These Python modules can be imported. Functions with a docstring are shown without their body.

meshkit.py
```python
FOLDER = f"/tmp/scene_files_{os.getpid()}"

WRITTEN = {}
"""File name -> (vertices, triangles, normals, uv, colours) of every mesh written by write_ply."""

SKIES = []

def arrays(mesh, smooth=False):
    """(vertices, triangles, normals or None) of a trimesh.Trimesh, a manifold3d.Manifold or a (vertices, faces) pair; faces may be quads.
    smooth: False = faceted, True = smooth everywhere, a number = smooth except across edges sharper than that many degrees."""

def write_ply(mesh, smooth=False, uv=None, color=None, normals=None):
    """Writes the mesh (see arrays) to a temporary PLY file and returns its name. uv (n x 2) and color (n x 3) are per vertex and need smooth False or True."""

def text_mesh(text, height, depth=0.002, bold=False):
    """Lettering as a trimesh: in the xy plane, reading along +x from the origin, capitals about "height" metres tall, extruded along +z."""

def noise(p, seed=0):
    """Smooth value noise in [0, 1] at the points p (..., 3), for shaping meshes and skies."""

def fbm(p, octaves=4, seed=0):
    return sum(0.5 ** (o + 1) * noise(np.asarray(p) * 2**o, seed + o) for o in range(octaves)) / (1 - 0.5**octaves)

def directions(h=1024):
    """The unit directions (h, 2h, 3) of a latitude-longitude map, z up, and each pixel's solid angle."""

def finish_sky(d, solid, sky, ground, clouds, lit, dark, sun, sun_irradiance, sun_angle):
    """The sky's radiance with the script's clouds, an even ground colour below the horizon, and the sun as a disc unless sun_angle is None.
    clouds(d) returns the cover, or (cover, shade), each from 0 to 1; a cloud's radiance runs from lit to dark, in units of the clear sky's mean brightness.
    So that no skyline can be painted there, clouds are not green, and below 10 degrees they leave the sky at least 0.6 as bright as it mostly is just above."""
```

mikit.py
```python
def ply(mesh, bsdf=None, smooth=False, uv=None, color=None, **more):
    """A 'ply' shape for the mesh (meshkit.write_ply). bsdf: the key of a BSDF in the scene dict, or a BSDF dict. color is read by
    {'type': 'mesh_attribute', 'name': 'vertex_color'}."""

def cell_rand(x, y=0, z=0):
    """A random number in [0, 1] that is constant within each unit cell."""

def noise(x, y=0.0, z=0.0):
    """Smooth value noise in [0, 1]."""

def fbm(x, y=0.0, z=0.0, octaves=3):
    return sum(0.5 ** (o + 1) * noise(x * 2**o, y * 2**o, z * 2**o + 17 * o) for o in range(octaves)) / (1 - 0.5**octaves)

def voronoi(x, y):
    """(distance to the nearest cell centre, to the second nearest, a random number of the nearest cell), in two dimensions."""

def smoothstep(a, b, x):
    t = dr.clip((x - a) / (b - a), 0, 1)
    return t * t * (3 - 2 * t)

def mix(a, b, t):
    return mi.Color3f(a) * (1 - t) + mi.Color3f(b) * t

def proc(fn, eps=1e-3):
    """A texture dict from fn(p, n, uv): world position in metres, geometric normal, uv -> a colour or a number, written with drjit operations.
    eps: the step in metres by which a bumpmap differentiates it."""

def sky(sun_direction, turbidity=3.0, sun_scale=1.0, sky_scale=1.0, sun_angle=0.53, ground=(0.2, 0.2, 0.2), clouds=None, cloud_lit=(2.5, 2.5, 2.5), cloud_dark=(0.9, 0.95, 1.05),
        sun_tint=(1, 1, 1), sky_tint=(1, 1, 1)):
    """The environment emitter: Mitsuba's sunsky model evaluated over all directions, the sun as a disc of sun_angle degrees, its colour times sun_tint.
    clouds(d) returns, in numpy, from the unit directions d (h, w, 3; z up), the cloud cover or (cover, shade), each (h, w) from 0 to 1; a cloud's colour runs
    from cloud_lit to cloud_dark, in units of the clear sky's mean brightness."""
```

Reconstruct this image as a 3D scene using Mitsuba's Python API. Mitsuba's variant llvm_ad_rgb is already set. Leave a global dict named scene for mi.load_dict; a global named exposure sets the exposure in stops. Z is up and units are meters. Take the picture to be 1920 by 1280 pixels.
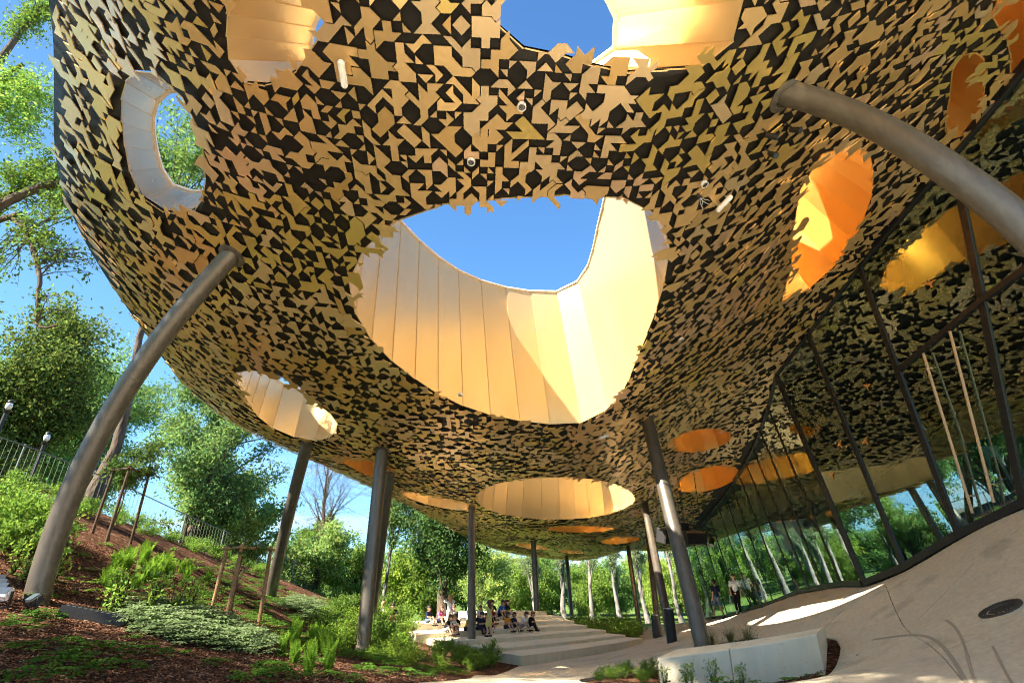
# A gold, pierced canopy on steel columns over a plaza and a planted bank, with a glass facade on the right.
# Metres, z up; the camera stands on the plaza at x = y = 0 and looks along +y.
import math, random
import numpy as np, trimesh, mitsuba as mi, mikit, meshkit, shapely, manifold3d
from shapely.geometry import Polygon, Point, LineString
from shapely.ops import unary_union
from scipy.spatial import cKDTree, Voronoi
from scipy.interpolate import splprep, splev, RBFInterpolator
import drjit as dr
from mikit import proc, noise, fbm, voronoi, cell_rand, smoothstep, mix, ply

T = mi.ScalarTransform4f
scene, labels = {}, {}

# ------------------------------------------------------------------ camera, sky, exposure
CZ = 1.5
PITCH = math.radians(24.9)
scene['camera'] = {'type': 'perspective', 'fov': 90.0, 'fov_axis': 'x', 'near_clip': 0.05, 'far_clip': 600.0,
                   'to_world': T().look_at(origin=[0, 0, CZ], target=[0, math.cos(PITCH), CZ + math.sin(PITCH)], up=[0, 0, 1])}
SUN = np.array([-0.66, -0.44, 0.64])


def wisps(d):
    p = d / np.maximum(d[..., 2:3] + 0.12, 0.12)
    a = meshkit.fbm(np.stack([p[..., 0] * 0.9 + 3.1, p[..., 1] * 1.6, p[..., 2] * 0 + 2.0], -1), 5, seed=4)
    low = np.clip(1 - d[..., 2] / 0.55, 0, 1)
    return np.clip((a - 0.53) * 4.0, 0, 0.75) * low, 0.1 + 0 * a


scene['sky'] = mikit.sky(SUN, turbidity=2.4, sun_scale=1.2, sky_scale=0.60, sun_tint=(0.93, 1.0, 1.13), clouds=wisps, cloud_lit=(1.7, 1.75, 1.85), sky_tint=(0.80, 1.10, 1.26), ground=(0.14, 0.13, 0.11))
exposure = 3.75

# ------------------------------------------------------------------ helpers
rng = np.random.default_rng(7)
random.seed(7)


def numbered(name):
    if name not in scene and not any(k.startswith(name + '__') for k in USED if k == name) and name not in USED:
        USED.add(name)
        return name
    k = COUNT.get(name, 0) + 1
    while f'{name}_{k:03d}' in USED:
        k += 1
    COUNT[name] = k
    USED.add(f'{name}_{k:03d}')
    return f'{name}_{k:03d}'


USED, COUNT = set(), {}


def put(name, mesh, bsdf, smooth=False, parent=None, **more):
    """One entry of the scene; its key is the parent's key, two underscores and a plain name."""
    key = numbered((parent + '__' if parent else '') + name)
    scene[key] = mesh if isinstance(mesh, dict) else ply(mesh, bsdf, smooth, **more)
    return key


def thing(name, label, category, group=None):
    key = numbered(name)
    tag(key, label, category, group)
    return key


def tag(key, label=None, category=None, group=None, kind=None):
    d = labels.setdefault(key, {})
    for k, v in (('label', label), ('category', category), ('group', group), ('kind', kind)):
        if v:
            d[k] = v
    return key


def cat(meshes):
    """Many meshes as one (vertices, faces) pair."""
    vs, fs, n = [], [], 0
    for m in meshes:
        v, f = (np.asarray(m.vertices), np.asarray(m.faces)) if hasattr(m, 'faces') else m
        vs.append(v); fs.append(np.asarray(f) + n); n += len(v)
    return np.vstack(vs), np.vstack(fs)


def rot_to(a):
    """Rotation matrix whose z axis is along a."""
    a = np.asarray(a, float) / np.linalg.norm(a)
    x = np.cross([0, 1, 0] if abs(a[1]) < 0.9 else [1, 0, 0], a)
    x /= np.linalg.norm(x)
    return np.stack([x, np.cross(a, x), a], 1)


def rz(a):
    c, s = math.cos(a), math.sin(a)
    return np.array([[c, -s, 0], [s, c, 0], [0, 0, 1.0]])


def tube(pts, radii, sides=10, caps=True):
    """A tube along a polyline."""
    p = np.asarray(pts, float)
    n = len(p)
    r = np.broadcast_to(np.asarray(radii, float), (n,))
    t = np.gradient(p, axis=0)
    t /= np.linalg.norm(t, axis=1, keepdims=True) + 1e-12
    ref = np.array([0.31, 0.95, 0.05]) if abs(t[:, 1]).mean() < 0.8 else np.array([1.0, 0.05, 0.02])
    a = np.cross(t, ref)
    a /= np.linalg.norm(a, axis=1, keepdims=True)
    b = np.cross(t, a)
    ang = np.arange(sides) * 2 * np.pi / sides
    v = p[:, None] + r[:, None, None] * (np.cos(ang)[None, :, None] * a[:, None] + np.sin(ang)[None, :, None] * b[:, None])
    i, j = np.meshgrid(np.arange(n - 1), np.arange(sides), indexing='ij')
    q = np.stack([i * sides + j, i * sides + (j + 1) % sides, (i + 1) * sides + (j + 1) % sides, (i + 1) * sides + j], -1).reshape(-1, 4)
    f = [np.vstack([q[:, [0, 1, 2]], q[:, [0, 2, 3]]])]
    v = v.reshape(-1, 3)
    if caps:
        v = np.vstack([v, p[:1], p[-1:]])
        k = np.arange(sides)
        f += [np.stack([k * 0 + n * sides, (k + 1) % sides, k], 1), np.stack([k * 0 + n * sides + 1, (n - 1) * sides + k, (n - 1) * sides + (k + 1) % sides], 1)]
    return v, np.vstack(f)


def box(size, centre=(0, 0, 0), R=None, bevel=0.0):
    sx, sy, sz = np.asarray(size, float) / 2
    if bevel > 0:
        b = min(bevel, sx * 0.45, sy * 0.45, sz * 0.45)
        pts = [[sx * i - (b * i if k != 0 else 0), sy * j - (b * j if k != 1 else 0), sz * l - (b * l if k != 2 else 0)]
               for i in (-1, 1) for j in (-1, 1) for l in (-1, 1) for k in range(3)]
        m = trimesh.convex.convex_hull(np.array(pts))
        v, f = np.array(m.vertices), np.array(m.faces)
    else:
        m = trimesh.creation.box((2 * sx, 2 * sy, 2 * sz))
        v, f = np.array(m.vertices), np.array(m.faces)
    if R is not None:
        v = v @ np.asarray(R).T
    return v + np.asarray(centre, float), f


def beam(a, b, w, d, up=(0, 0, 1)):
    """A bar of section w x d from a to b."""
    a, b = np.asarray(a, float), np.asarray(b, float)
    z = b - a; L = np.linalg.norm(z); z /= L
    x = np.cross(np.asarray(up, float), z)
    if np.linalg.norm(x) < 1e-3:
        x = np.cross([0, 1, 0], z)
    x /= np.linalg.norm(x)
    return box((w, d, L), (a + b) / 2, np.stack([x, np.cross(z, x), z], 1))


def lathe(profile, n=24):
    m = trimesh.creation.revolve(np.asarray(profile, float), sections=n)
    return np.array(m.vertices), np.array(m.faces)


def moved(m, M=None, t=(0, 0, 0), s=1.0):
    v, f = (np.asarray(m.vertices), np.asarray(m.faces)) if hasattr(m, 'faces') else m
    v = np.asarray(v) * s
    if M is not None:
        v = v @ np.asarray(M).T
    return v + np.asarray(t, float), f


def slab(poly, thick, edge):
    """A flat slab of the polygon with small triangles all over (top at z = thick), to be draped on a surface."""
    cs = []
    for g in getattr(poly, 'geoms', [poly]):
        rings = [np.array(g.exterior.coords)[:-1]] + [np.array(r.coords)[:-1] for r in g.interiors]
        cs += rings
    m = manifold3d.CrossSection(cs, manifold3d.FillRule.EvenOdd).extrude(thick).refine_to_length(edge).to_mesh()
    return np.array(m.vert_properties[:, :3], float), np.array(m.tri_verts)


def smooth_curve(pts, n=60, s=0.0):
    t, _ = splprep(np.array(pts, float).T, s=s, k=min(3, len(pts) - 1))
    return np.array(splev(np.linspace(0, 1, n), t)).T


def sst(a, b, x):
    t = np.clip((x - a) / (b - a), 0, 1)
    return t * t * (3 - 2 * t)


# ------------------------------------------------------------------ materials
def mat(key, **kw):
    scene[key] = {'type': 'twosided', 'b': {'type': 'principled', **{k: ({'type': 'rgb', 'value': list(v)} if isinstance(v, (tuple, list)) else v) for k, v in kw.items()}}}
    return key


def bumpy(key, fn, scale, eps=2e-3, **kw):
    scene[key] = {'type': 'twosided', 'b': {'type': 'bumpmap', 'scale': scale, 'tex': proc(fn, eps), 'n': {'type': 'principled', **{k: ({'type': 'rgb', 'value': list(v)} if isinstance(v, (tuple, list)) else v) for k, v in kw.items()}}}}
    return key


def concrete_col(p, n, uv):
    a = fbm(p.x * 0.7, p.y * 0.7, p.z, 4)
    b = fbm(p.x * 26, p.y * 26, p.z * 26, 2)
    c = smoothstep(0.58, 0.75, fbm(p.x * 2.3 + 9, p.y * 2.3, p.z * 2, 3))
    g = mix((0.49, 0.43, 0.32), (0.59, 0.525, 0.40), a)
    return g * (0.84 + 0.32 * b) * (1 - 0.18 * c)


bumpy('paving_concrete', lambda p, n, uv: fbm(p.x * 60, p.y * 60, p.z * 60, 2), 0.004, base_color=proc(concrete_col), roughness=0.7, specular=0.35)


def cast_col(p, n, uv):
    a = fbm(p.x * 1.1, p.y * 1.1, p.z * 2.5, 4)
    s = fbm(p.x * 9, p.y * 9, p.z * 1.2, 3)
    h = smoothstep(0.80, 0.86, noise(p.x * 34, p.y * 34, p.z * 34))
    return mix((0.66, 0.59, 0.43), (0.77, 0.70, 0.53), a) * (0.85 + 0.25 * s) * (1 - 0.12 * h)


bumpy('cast_concrete', lambda p, n, uv: fbm(p.x * 22, p.y * 22, p.z * 22, 3), 0.006, base_color=proc(cast_col), roughness=0.75, specular=0.3)


def mulch_col(p, n, uv):
    d1, d2, r = voronoi(p.x * 17 + 0.6 * noise(p.x * 7, p.y * 7), p.y * 26)
    base = mix((0.055, 0.026, 0.015), (0.21, 0.105, 0.062), r)
    pale = smoothstep(0.88, 0.97, r)
    base = mix(base, (0.34, 0.22, 0.15), pale * 0.8)
    g = fbm(p.x * 0.8, p.y * 0.8, 0, 3)
    return base * (0.55 + 0.75 * g) * (0.45 + 0.55 * smoothstep(0.02, 0.16, d2 - d1))


bumpy('bark_mulch', lambda p, n, uv: (lambda q: q[2] * 0.7 + smoothstep(0, 0.3, q[1] - q[0]))(voronoi(p.x * 17 + 0.6 * noise(p.x * 7, p.y * 7), p.y * 26)), 0.035, base_color=proc(mulch_col), roughness=0.9, specular=0.15)


def grass_col(p, n, uv):
    a = fbm(p.x * 0.35, p.y * 0.35, 0, 4)
    b = fbm(p.x * 6, p.y * 6, 0, 3)
    return mix((0.035, 0.065, 0.015), (0.10, 0.15, 0.035), a) * (0.6 + 0.8 * b)


mat('lawn', base_color=proc(grass_col), roughness=0.9, specular=0.1)
GOLDS = ('panel_gold', 'panel_gold_pale', 'panel_gold_olive', 'panel_gold_peach', 'panel_gold_deep')
GOLD_RGB = np.array([(0.95, 0.66, 0.30), (0.96, 0.72, 0.41), (0.86, 0.64, 0.21), (0.97, 0.67, 0.41), (0.91, 0.60, 0.24)])
for k, c in zip(GOLDS, GOLD_RGB):
    mat(k, base_color=tuple(c), metallic=0.75, roughness=0.36, specular=0.5)
scene['panel_gold_mixed'] = {'type': 'twosided', 'b': {'type': 'principled', 'base_color': {'type': 'mesh_attribute', 'name': 'vertex_color'}, 'metallic': 0.75, 'roughness': 0.36, 'specular': 0.5}}
bumpy('black_membrane', lambda p, n, uv: fbm(p.x * 1.6, p.y * 1.6, p.z * 1.6, 3), 0.10, eps=1e-2, base_color=(0.010, 0.009, 0.008), roughness=0.5, specular=0.3)
mat('black_metal', base_color=(0.014, 0.014, 0.015), roughness=0.45, specular=0.5)
mat('black_plastic', base_color=(0.02, 0.02, 0.022), roughness=0.6)


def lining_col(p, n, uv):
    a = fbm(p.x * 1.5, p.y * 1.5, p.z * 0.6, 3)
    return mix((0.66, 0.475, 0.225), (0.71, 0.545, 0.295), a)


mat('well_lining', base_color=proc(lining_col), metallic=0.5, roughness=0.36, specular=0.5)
mat('bounce_lit_lining', base_color=(0.70, 0.43, 0.12), metallic=0.5, roughness=0.36, specular=0.5)  # same lining as the other wells, warm bounce light painted into its colour
mat('white_trim', base_color=(0.75, 0.74, 0.72), roughness=0.5)


def steel_col(p, n, uv):
    a = 0.6 * fbm(p.x * 5, p.y * 5, p.z * 0.8, 3) + 0.4 * smoothstep(0.35, 0.7, fbm(p.x * 18, p.y * 18, p.z * 5, 3))
    return mix((0.115, 0.102, 0.083), (0.18, 0.162, 0.138), a)


mat('column_paint', base_color=proc(steel_col), metallic=0.55, roughness=0.42, specular=0.5)
mat('white_fitting', base_color=(0.8, 0.8, 0.78), roughness=0.4)
mat('zinc', base_color=(0.5, 0.5, 0.5), metallic=0.8, roughness=0.4)

# ------------------------------------------------------------------ the canopy's underside and the ground as surfaces
RIM = [(9.0, -6.8), (3.0, -6.6), (-2.4, -5.8), (-4.5, -3.6), (-5.2, -0.8), (-5.3, 1.8), (-5.32, 3.64), (-5.64, 3.95), (-6.22, 4.47), (-6.69, 5.2), (-7.04, 6.0), (-7.46, 7.17), (-7.8, 8.42), (-8.05, 9.88), (-8.18, 11.61), (-8.2, 13.22), (-8.06, 14.85), (-7.05, 16.9), (-6.15, 19.38), (-4.97, 22.47), (-3.83, 27.7), (-2.25, 38.72), (0.0, 46.26), (3.59, 53.41), (6.52, 56.6), (8.92, 51.56), (10.71, 46.26)]

WELLS = {   # key: (height of the lining, shift of its upper ring in x and y, scale of that ring, outline of the lower rim in plan)
    'central': (3.0, -0.35, 0, 0.9, [(-2.42, 6.55), (-1.87, 5.68), (-1.36, 5.26), (-0.66, 5.05), (0.26, 4.97), (1.25, 4.97), (1.73, 5.18), (2.11, 5.69), (2.32, 6.5), (2.42, 7.75), (2.41, 9.32), (2.31, 10.88), (1.87, 11.6), (1.12, 11.66), (0.0, 11.35), (-1.04, 10.63), (-1.88, 9.42), (-2.36, 8.26), (-2.5, 7.32)]),
    'left': (0.9, -0.3, 0.8, 1.0, [(-4.72, 4.35), (-5.08, 4.84), (-5.32, 5.41), (-5.35, 5.83), (-5.05, 5.92), (-4.66, 5.84), (-4.21, 5.49), (-4.04, 5.2), (-3.86, 4.77), (-3.8, 4.46), (-3.86, 4.23), (-3.98, 4.08), (-4.17, 4.08), (-4.44, 4.16)]),
    'topleft': (1.05, 0.4, 0.77, 1.0, [(-2.61, 2.97), (-2.77, 3.2), (-2.89, 3.46), (-2.93, 3.68), (-2.85, 3.79), (-2.63, 3.77), (-2.38, 3.67), (-2.11, 3.47), (-1.91, 3.26), (-1.73, 3.04), (-1.66, 2.83), (-1.71, 2.65), (-1.98, 2.6), (-2.34, 2.73)]),
    'top': (1.0, -0.94, 0.75, 1.0, [(-0.15, 3.02), (0.0, 3.18), (0.26, 3.27), (0.62, 3.33), (1.0, 3.45), (1.37, 3.46), (1.76, 3.48), (2.08, 3.44), (2.16, 3.23), (2.11, 2.95), (1.96, 2.69), (1.51, 2.46), (1.03, 2.33), (0.44, 2.4), (0.04, 2.54), (-0.16, 2.81)]),
    'lowerleft': (1.2, 0, 0.2, 1.0, [(-5.67, 9.83), (-5.95, 10.72), (-6.16, 11.91), (-5.96, 12.74), (-5.36, 13.01), (-4.6, 12.63), (-4.14, 11.85), (-4.06, 11.07), (-4.27, 10.43), (-4.39, 9.65), (-4.84, 9.42), (-5.36, 9.58)]),
    'thin': (2.2, 0, 0, 0.9, [(-4.97, 14.83), (-4.84, 15.65), (-4.58, 16.54), (-4.03, 16.42), (-3.53, 15.81), (-3.48, 15.23), (-3.7, 14.59), (-4.15, 14.27), (-4.61, 14.32)]),
    'strip': (2.2, 0, 0, 0.9, [(-4.07, 19.66), (-3.56, 20.88), (-2.55, 21.33), (-1.68, 21.13), (-1.32, 20.34), (-1.93, 19.25), (-2.64, 18.74), (-3.35, 18.41)]),
    'farcentre': (3.2, 0, 0, 0.9, [(5.33, 23.05), (5.37, 24.59), (4.66, 25.14), (3.35, 24.49), (1.87, 23.34), (0.54, 22.62), (-0.52, 21.55), (-1.14, 20.16), (-1.28, 18.74), (-1.01, 17.54), (-0.41, 16.64), (0.39, 16.09), (1.32, 15.96), (2.37, 16.81), (3.54, 18.66), (4.63, 20.93)]),
    'rightmid': (3.6, -0.3, 0.2, 0.8, [(7.6, 17.51), (7.7, 17.94), (7.61, 18.33), (7.34, 18.6), (6.9, 18.62), (6.36, 18.34), (5.82, 17.81), (5.38, 17.17), (5.12, 16.59), (5.06, 16.16), (5.21, 15.96), (5.54, 15.97), (6.0, 16.15), (6.5, 16.42), (6.97, 16.74), (7.35, 17.1)]),
    'rightlow': (3.6, -0.3, 0.2, 0.8, [(9.37, 21.43), (9.58, 22.12), (9.63, 22.93), (9.5, 23.75), (9.2, 24.42), (8.74, 24.75), (8.18, 24.56), (7.63, 23.92), (7.23, 23.06), (7.04, 22.21), (7.09, 21.52), (7.35, 21.04), (7.74, 20.76), (8.19, 20.64), (8.64, 20.68), (9.04, 20.93)]),
    'far1': (3.0, 0, 0, 0.8, [(5.73, 30.42), (5.53, 30.73), (4.75, 30.3), (3.66, 29.21), (2.62, 27.86), (1.91, 26.78), (1.63, 26.01), (1.82, 25.55), (2.42, 25.66), (3.35, 26.59), (4.42, 28.08), (5.32, 29.49)]),
    'far2': (3.0, 0, 0, 0.8, [(8.2, 35.21), (8.2, 35.97), (7.87, 36.58), (7.28, 36.85), (6.59, 36.6), (6.0, 35.86), (5.67, 34.89), (5.69, 34.03), (6.04, 33.56), (6.63, 33.55), (7.29, 33.89), (7.87, 34.48)]),
    'far3': (3.0, 0, 0, 0.8, [(2.33, 36.05), (2.21, 36.77), (1.78, 36.71), (1.2, 36.1), (0.63, 35.18), (0.24, 34.08), (0.11, 33.01), (0.25, 32.22), (0.61, 31.94), (1.12, 32.29), (1.66, 33.34), (2.11, 34.76)]),
    'far4': (3.0, 0, 0, 0.8, [(5.28, 40.9), (5.23, 41.53), (4.88, 41.63), (4.35, 41.1), (3.78, 40.09), (3.35, 38.92), (3.15, 37.93), (3.23, 37.37), (3.55, 37.37), (4.04, 37.91), (4.58, 38.83), (5.04, 39.91)]),
    'right': (3.2, -0.65, 1.0, 0.8, [(4.38, 5.46), (4.76, 5.51), (5.19, 5.67), (5.65, 6.12), (6.13, 6.76), (6.41, 7.38), (6.65, 8.11), (6.65, 8.8), (6.48, 9.37), (6.23, 9.61), (5.95, 9.69), (5.58, 8.8), (5.15, 7.84), (4.74, 6.96), (4.38, 6.11), (4.28, 5.68)]),
    'farright': (3.0, -0.7, 0.8, 0.8, [(6.06, 4.66), (6.34, 4.69), (6.77, 5.05), (7.12, 5.49), (7.32, 5.95), (7.15, 6.12), (6.91, 5.99), (6.56, 5.49), (6.24, 5.03)]),
    'edge': (3.0, -0.7, 0.8, 0.8, [(6.0, 3.87), (6.57, 4.46), (7.17, 5.03), (7.62, 5.39), (7.94, 5.34), (7.39, 4.54), (6.62, 3.87), (6.13, 3.68)]),
}

rim_line = smooth_curve(RIM, 1200, 0.3)
rim_tree = cKDTree(rim_line)
outline = Polygon(np.vstack([rim_line, [(13.2, 38), (15, 31), (21, 28), (21, -6.8)]])).buffer(0)


def rim_distance(x, y):
    return rim_tree.query(np.c_[np.ravel(x), np.ravel(y)])[0].reshape(np.shape(x))


def facade_x(y):
    return 7.5 + 0.16 * np.maximum(y - 14, 0)


def canopy_z(x, y):
    """Height of the canopy's underside: it sags in the middle and rises to its rim and to the facade."""
    x, y = np.asarray(x, float), np.asarray(y, float)
    base = 2.9 + 3.9 * np.exp(-np.maximum(y, -12) / 16)
    rim = (0.35 + 2.2 * np.exp(-np.maximum(y, 0) / 14)) * np.clip(1 - rim_distance(x, y) / 4.5, 0, 1) ** 2
    rise = 2.4 * np.exp(-(np.maximum(y, 8) - 8) / 35) * (1 - 0.8 * sst(25, 46, y)) * sst(0, 1, (x - 1) / (facade_x(y) - 1))
    return base + rim + rise


def canopy_frame(x, y):
    """Tangent along x, tangent along y and downward normal of the underside."""
    e = 0.05
    zx = (canopy_z(x + e, y) - canopy_z(x - e, y)) / (2 * e)
    zy = (canopy_z(x, y + e) - canopy_z(x, y - e)) / (2 * e)
    n = np.stack([zx, zy, -np.ones_like(zx)], -1)
    n /= np.linalg.norm(n, axis=-1, keepdims=True)
    tx = np.stack([np.ones_like(zx), zx * 0, zx], -1)
    tx /= np.linalg.norm(tx, axis=-1, keepdims=True)
    return tx, np.cross(n, tx), n


GROUND = [(0, 0, 0.15), (7.67, 8.0, 2.48), (7.53, 9.2, 2.11), (7.39, 10.5, 1.64), (7.5, 12.0, 1.35), (8.3, 14.0, 1.39), (9.59, 19.0, 1.07), (11.06, 26.0, 0.31), (11.54, 34.0, -0.61),
          (5.08, 6.0, 1.23), (3.79, 4.5, 0.8), (4.13, 8.0, 0.35), (2.16, 8.5, 0.19), (3.55, 11.0, 0.28), (-0.5, 9.5, 0.12), (5.31, 20.0, -0.45), (8.6, 27.0, -0.5), (5.16, 26.0, -1.0),
          (2.81, 5.0, 0.73), (1.05, 8.5, 0.22), (0.15, 17.0, -0.72), (1.6, 18.0, -0.69), (3.76, 22.0, -0.77), (-5.77, 7.0, 1.28), (-11.75, 12.0, 3.56), (-11.54, 16.0, 3.09),
          (-10.78, 20.0, 2.3), (-10.06, 22.0, 1.89), (-8.07, 24.0, 0.9), (-3.79, 4.5, 0.8), (-3.01, 5.2, 0.7), (-2.05, 6.5, 0.49), (-0.67, 8.5, 0.22), (-6.76, 16.0, 1.06),
          (-3.27, 13.0, -0.10), (-4.81, 9.5, 0.99), (-4.5, 6.5, 0.99), (-3.33, 9.0, 0.66), (-2.31, 16.0, -0.3), (-3.63, 19.0, -0.2), (-9.5, 7.0, 2.6), (-8.8, 11.0, 2.5),
          (0, 60, -2.6), (-20, 60, -1.5), (20, 60, -2.6), (-20, 30, 1.6), (-16, 14, 4.2), (-16, 3, 3.8), (0, -12, 0.0), (-12, -12, 1.0), (14, -12, 2.0), (20, 10, 2.2), (20, 30, 0.2),
          (0, 34, -1.6), (-9, 34, -0.6), (40, 60, -2.6), (-45, 50, 0), (40, 10, 2.0), (-40, 10, 4.5), (0, 120, -3.5), (-60, 120, -3), (60, 120, -3.5)]
_g = np.array(GROUND)
_rbf = RBFInterpolator(_g[:, :2], _g[:, 2], smoothing=0.4, kernel='thin_plate_spline')


def ground_z(x, y):
    q = np.c_[np.clip(np.ravel(x), -45, 45), np.clip(np.ravel(y), -14, 115)]
    return np.concatenate([_rbf(c) for c in np.array_split(q, max(1, len(q) // 20000))]).reshape(np.shape(x))


def gz(x, y):
    return float(ground_z(np.array([x]), np.array([y]))[0])


# ------------------------------------------------------------------ canopy: membrane, upper shell, light wells
canopy = thing('canopy', 'sweeping canopy roof clad in gold star-shaped panels over black, pierced by round light wells', 'canopy')


def ring_of(well, n=None):
    h, dx, dy, s, pts = WELLS[well]
    p = np.array(pts + pts[:1])
    t, _ = splprep(p.T, s=0.0, per=True)
    length = LineString(p).length
    n = n or int(np.clip(round(length / 0.72), 16, 26))
    u = np.linspace(0, 1, 400)
    c = np.array(splev(u, t)).T
    d = np.r_[0, np.cumsum(np.linalg.norm(np.diff(c, axis=0), axis=1))]
    low = np.array(splev(np.interp(np.linspace(0, d[-1], n + 1)[:-1], d, u), t)).T
    if Polygon(low).exterior.is_ccw is False:
        low = low[::-1]
    ctr = low.mean(0)
    return low, (low - ctr) * s + ctr + [dx, dy], h


BOUNCE_LIT = ('rightmid', 'rightlow', 'right', 'farright', 'edge', 'far1', 'far2', 'thin')  # deep wells whose lining has the orange bounce glow painted in
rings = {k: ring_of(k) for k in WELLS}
hole_polys = {k: Polygon(v[0]).buffer(0) for k, v in rings.items()}
holes = unary_union([p.buffer(0.02) for p in hole_polys.values()])
v, f = slab(outline.difference(holes), 0.05, 0.45)
v[:, 2] += canopy_z(v[:, 0], v[:, 1])
put('membrane', (v, f), 'black_membrane', True, canopy)
shell_holes = unary_union([p.union(Polygon(rings[k][1]).buffer(0)).convex_hull.buffer(0.12) for k, p in hole_polys.items()])
v, f = slab(outline.difference(shell_holes), 0.05, 0.7)
v[:, 2] += canopy_z(v[:, 0], v[:, 1]) + 0.051 + 0.95 * sst(0, 1.5, rim_distance(v[:, 0], v[:, 1]))
put('roof_shell', (v, f), 'zinc', 30, canopy)
WELL_LABEL = {'central': 'largest egg-shaped light well with tall champagne lining', 'right': 'narrow light well near the facade, its orange glow painted into the lining', 'farcentre': 'wide oval light well low over the plaza'}
for k, (low, up, h) in rings.items():
    n = len(low)
    z0 = canopy_z(low[:, 0], low[:, 1]) - 0.01
    z1 = np.full(n, z0.mean() + h) + 0.35 * (z0 - z0.mean())
    ctr = up.mean(0)
    ring = []
    for i in range(n):      # the white coping round the opening at the top
        j = (i + 1) % n
        a, b = np.r_[up[i], z1[i]], np.r_[up[j], z1[j]]
        ring.append(beam(a, b, 0.05, 0.035))
    well = put('light_well', cat(ring), 'white_trim', False, canopy)
    if k in WELL_LABEL:
        tag(well, WELL_LABEL[k])
    for i in range(n):      # folded lining: every panel starts 4 cm outside the end of the one before
        j = (i + 1) % n
        out0, out1 = (low[i] - low.mean(0)), (up[i] - ctr)
        o0 = out0 / np.linalg.norm(out0) * 0.014
        a, b = np.r_[low[i] + o0, z0[i]], np.r_[low[j], z0[j]]
        c, d = np.r_[up[j], z1[j]], np.r_[up[i] + o0, z1[i]]
        nn = np.cross(b - a, d - a); nn = nn / np.linalg.norm(nn) * 0.012
        q = np.array([a, b, c, d, a + nn, b + nn, c + nn, d + nn, np.r_[low[i], z0[i]], np.r_[up[i], z1[i]]])
        fq = [[0, 1, 2, 3], [7, 6, 5, 4], [0, 4, 5, 1], [3, 2, 6, 7], [0, 3, 9, 8], [1, 5, 6, 2]]
        put('lining_panel', (q, np.array(fq)), 'bounce_lit_lining' if k in BOUNCE_LIT else 'well_lining', False, well)

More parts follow.
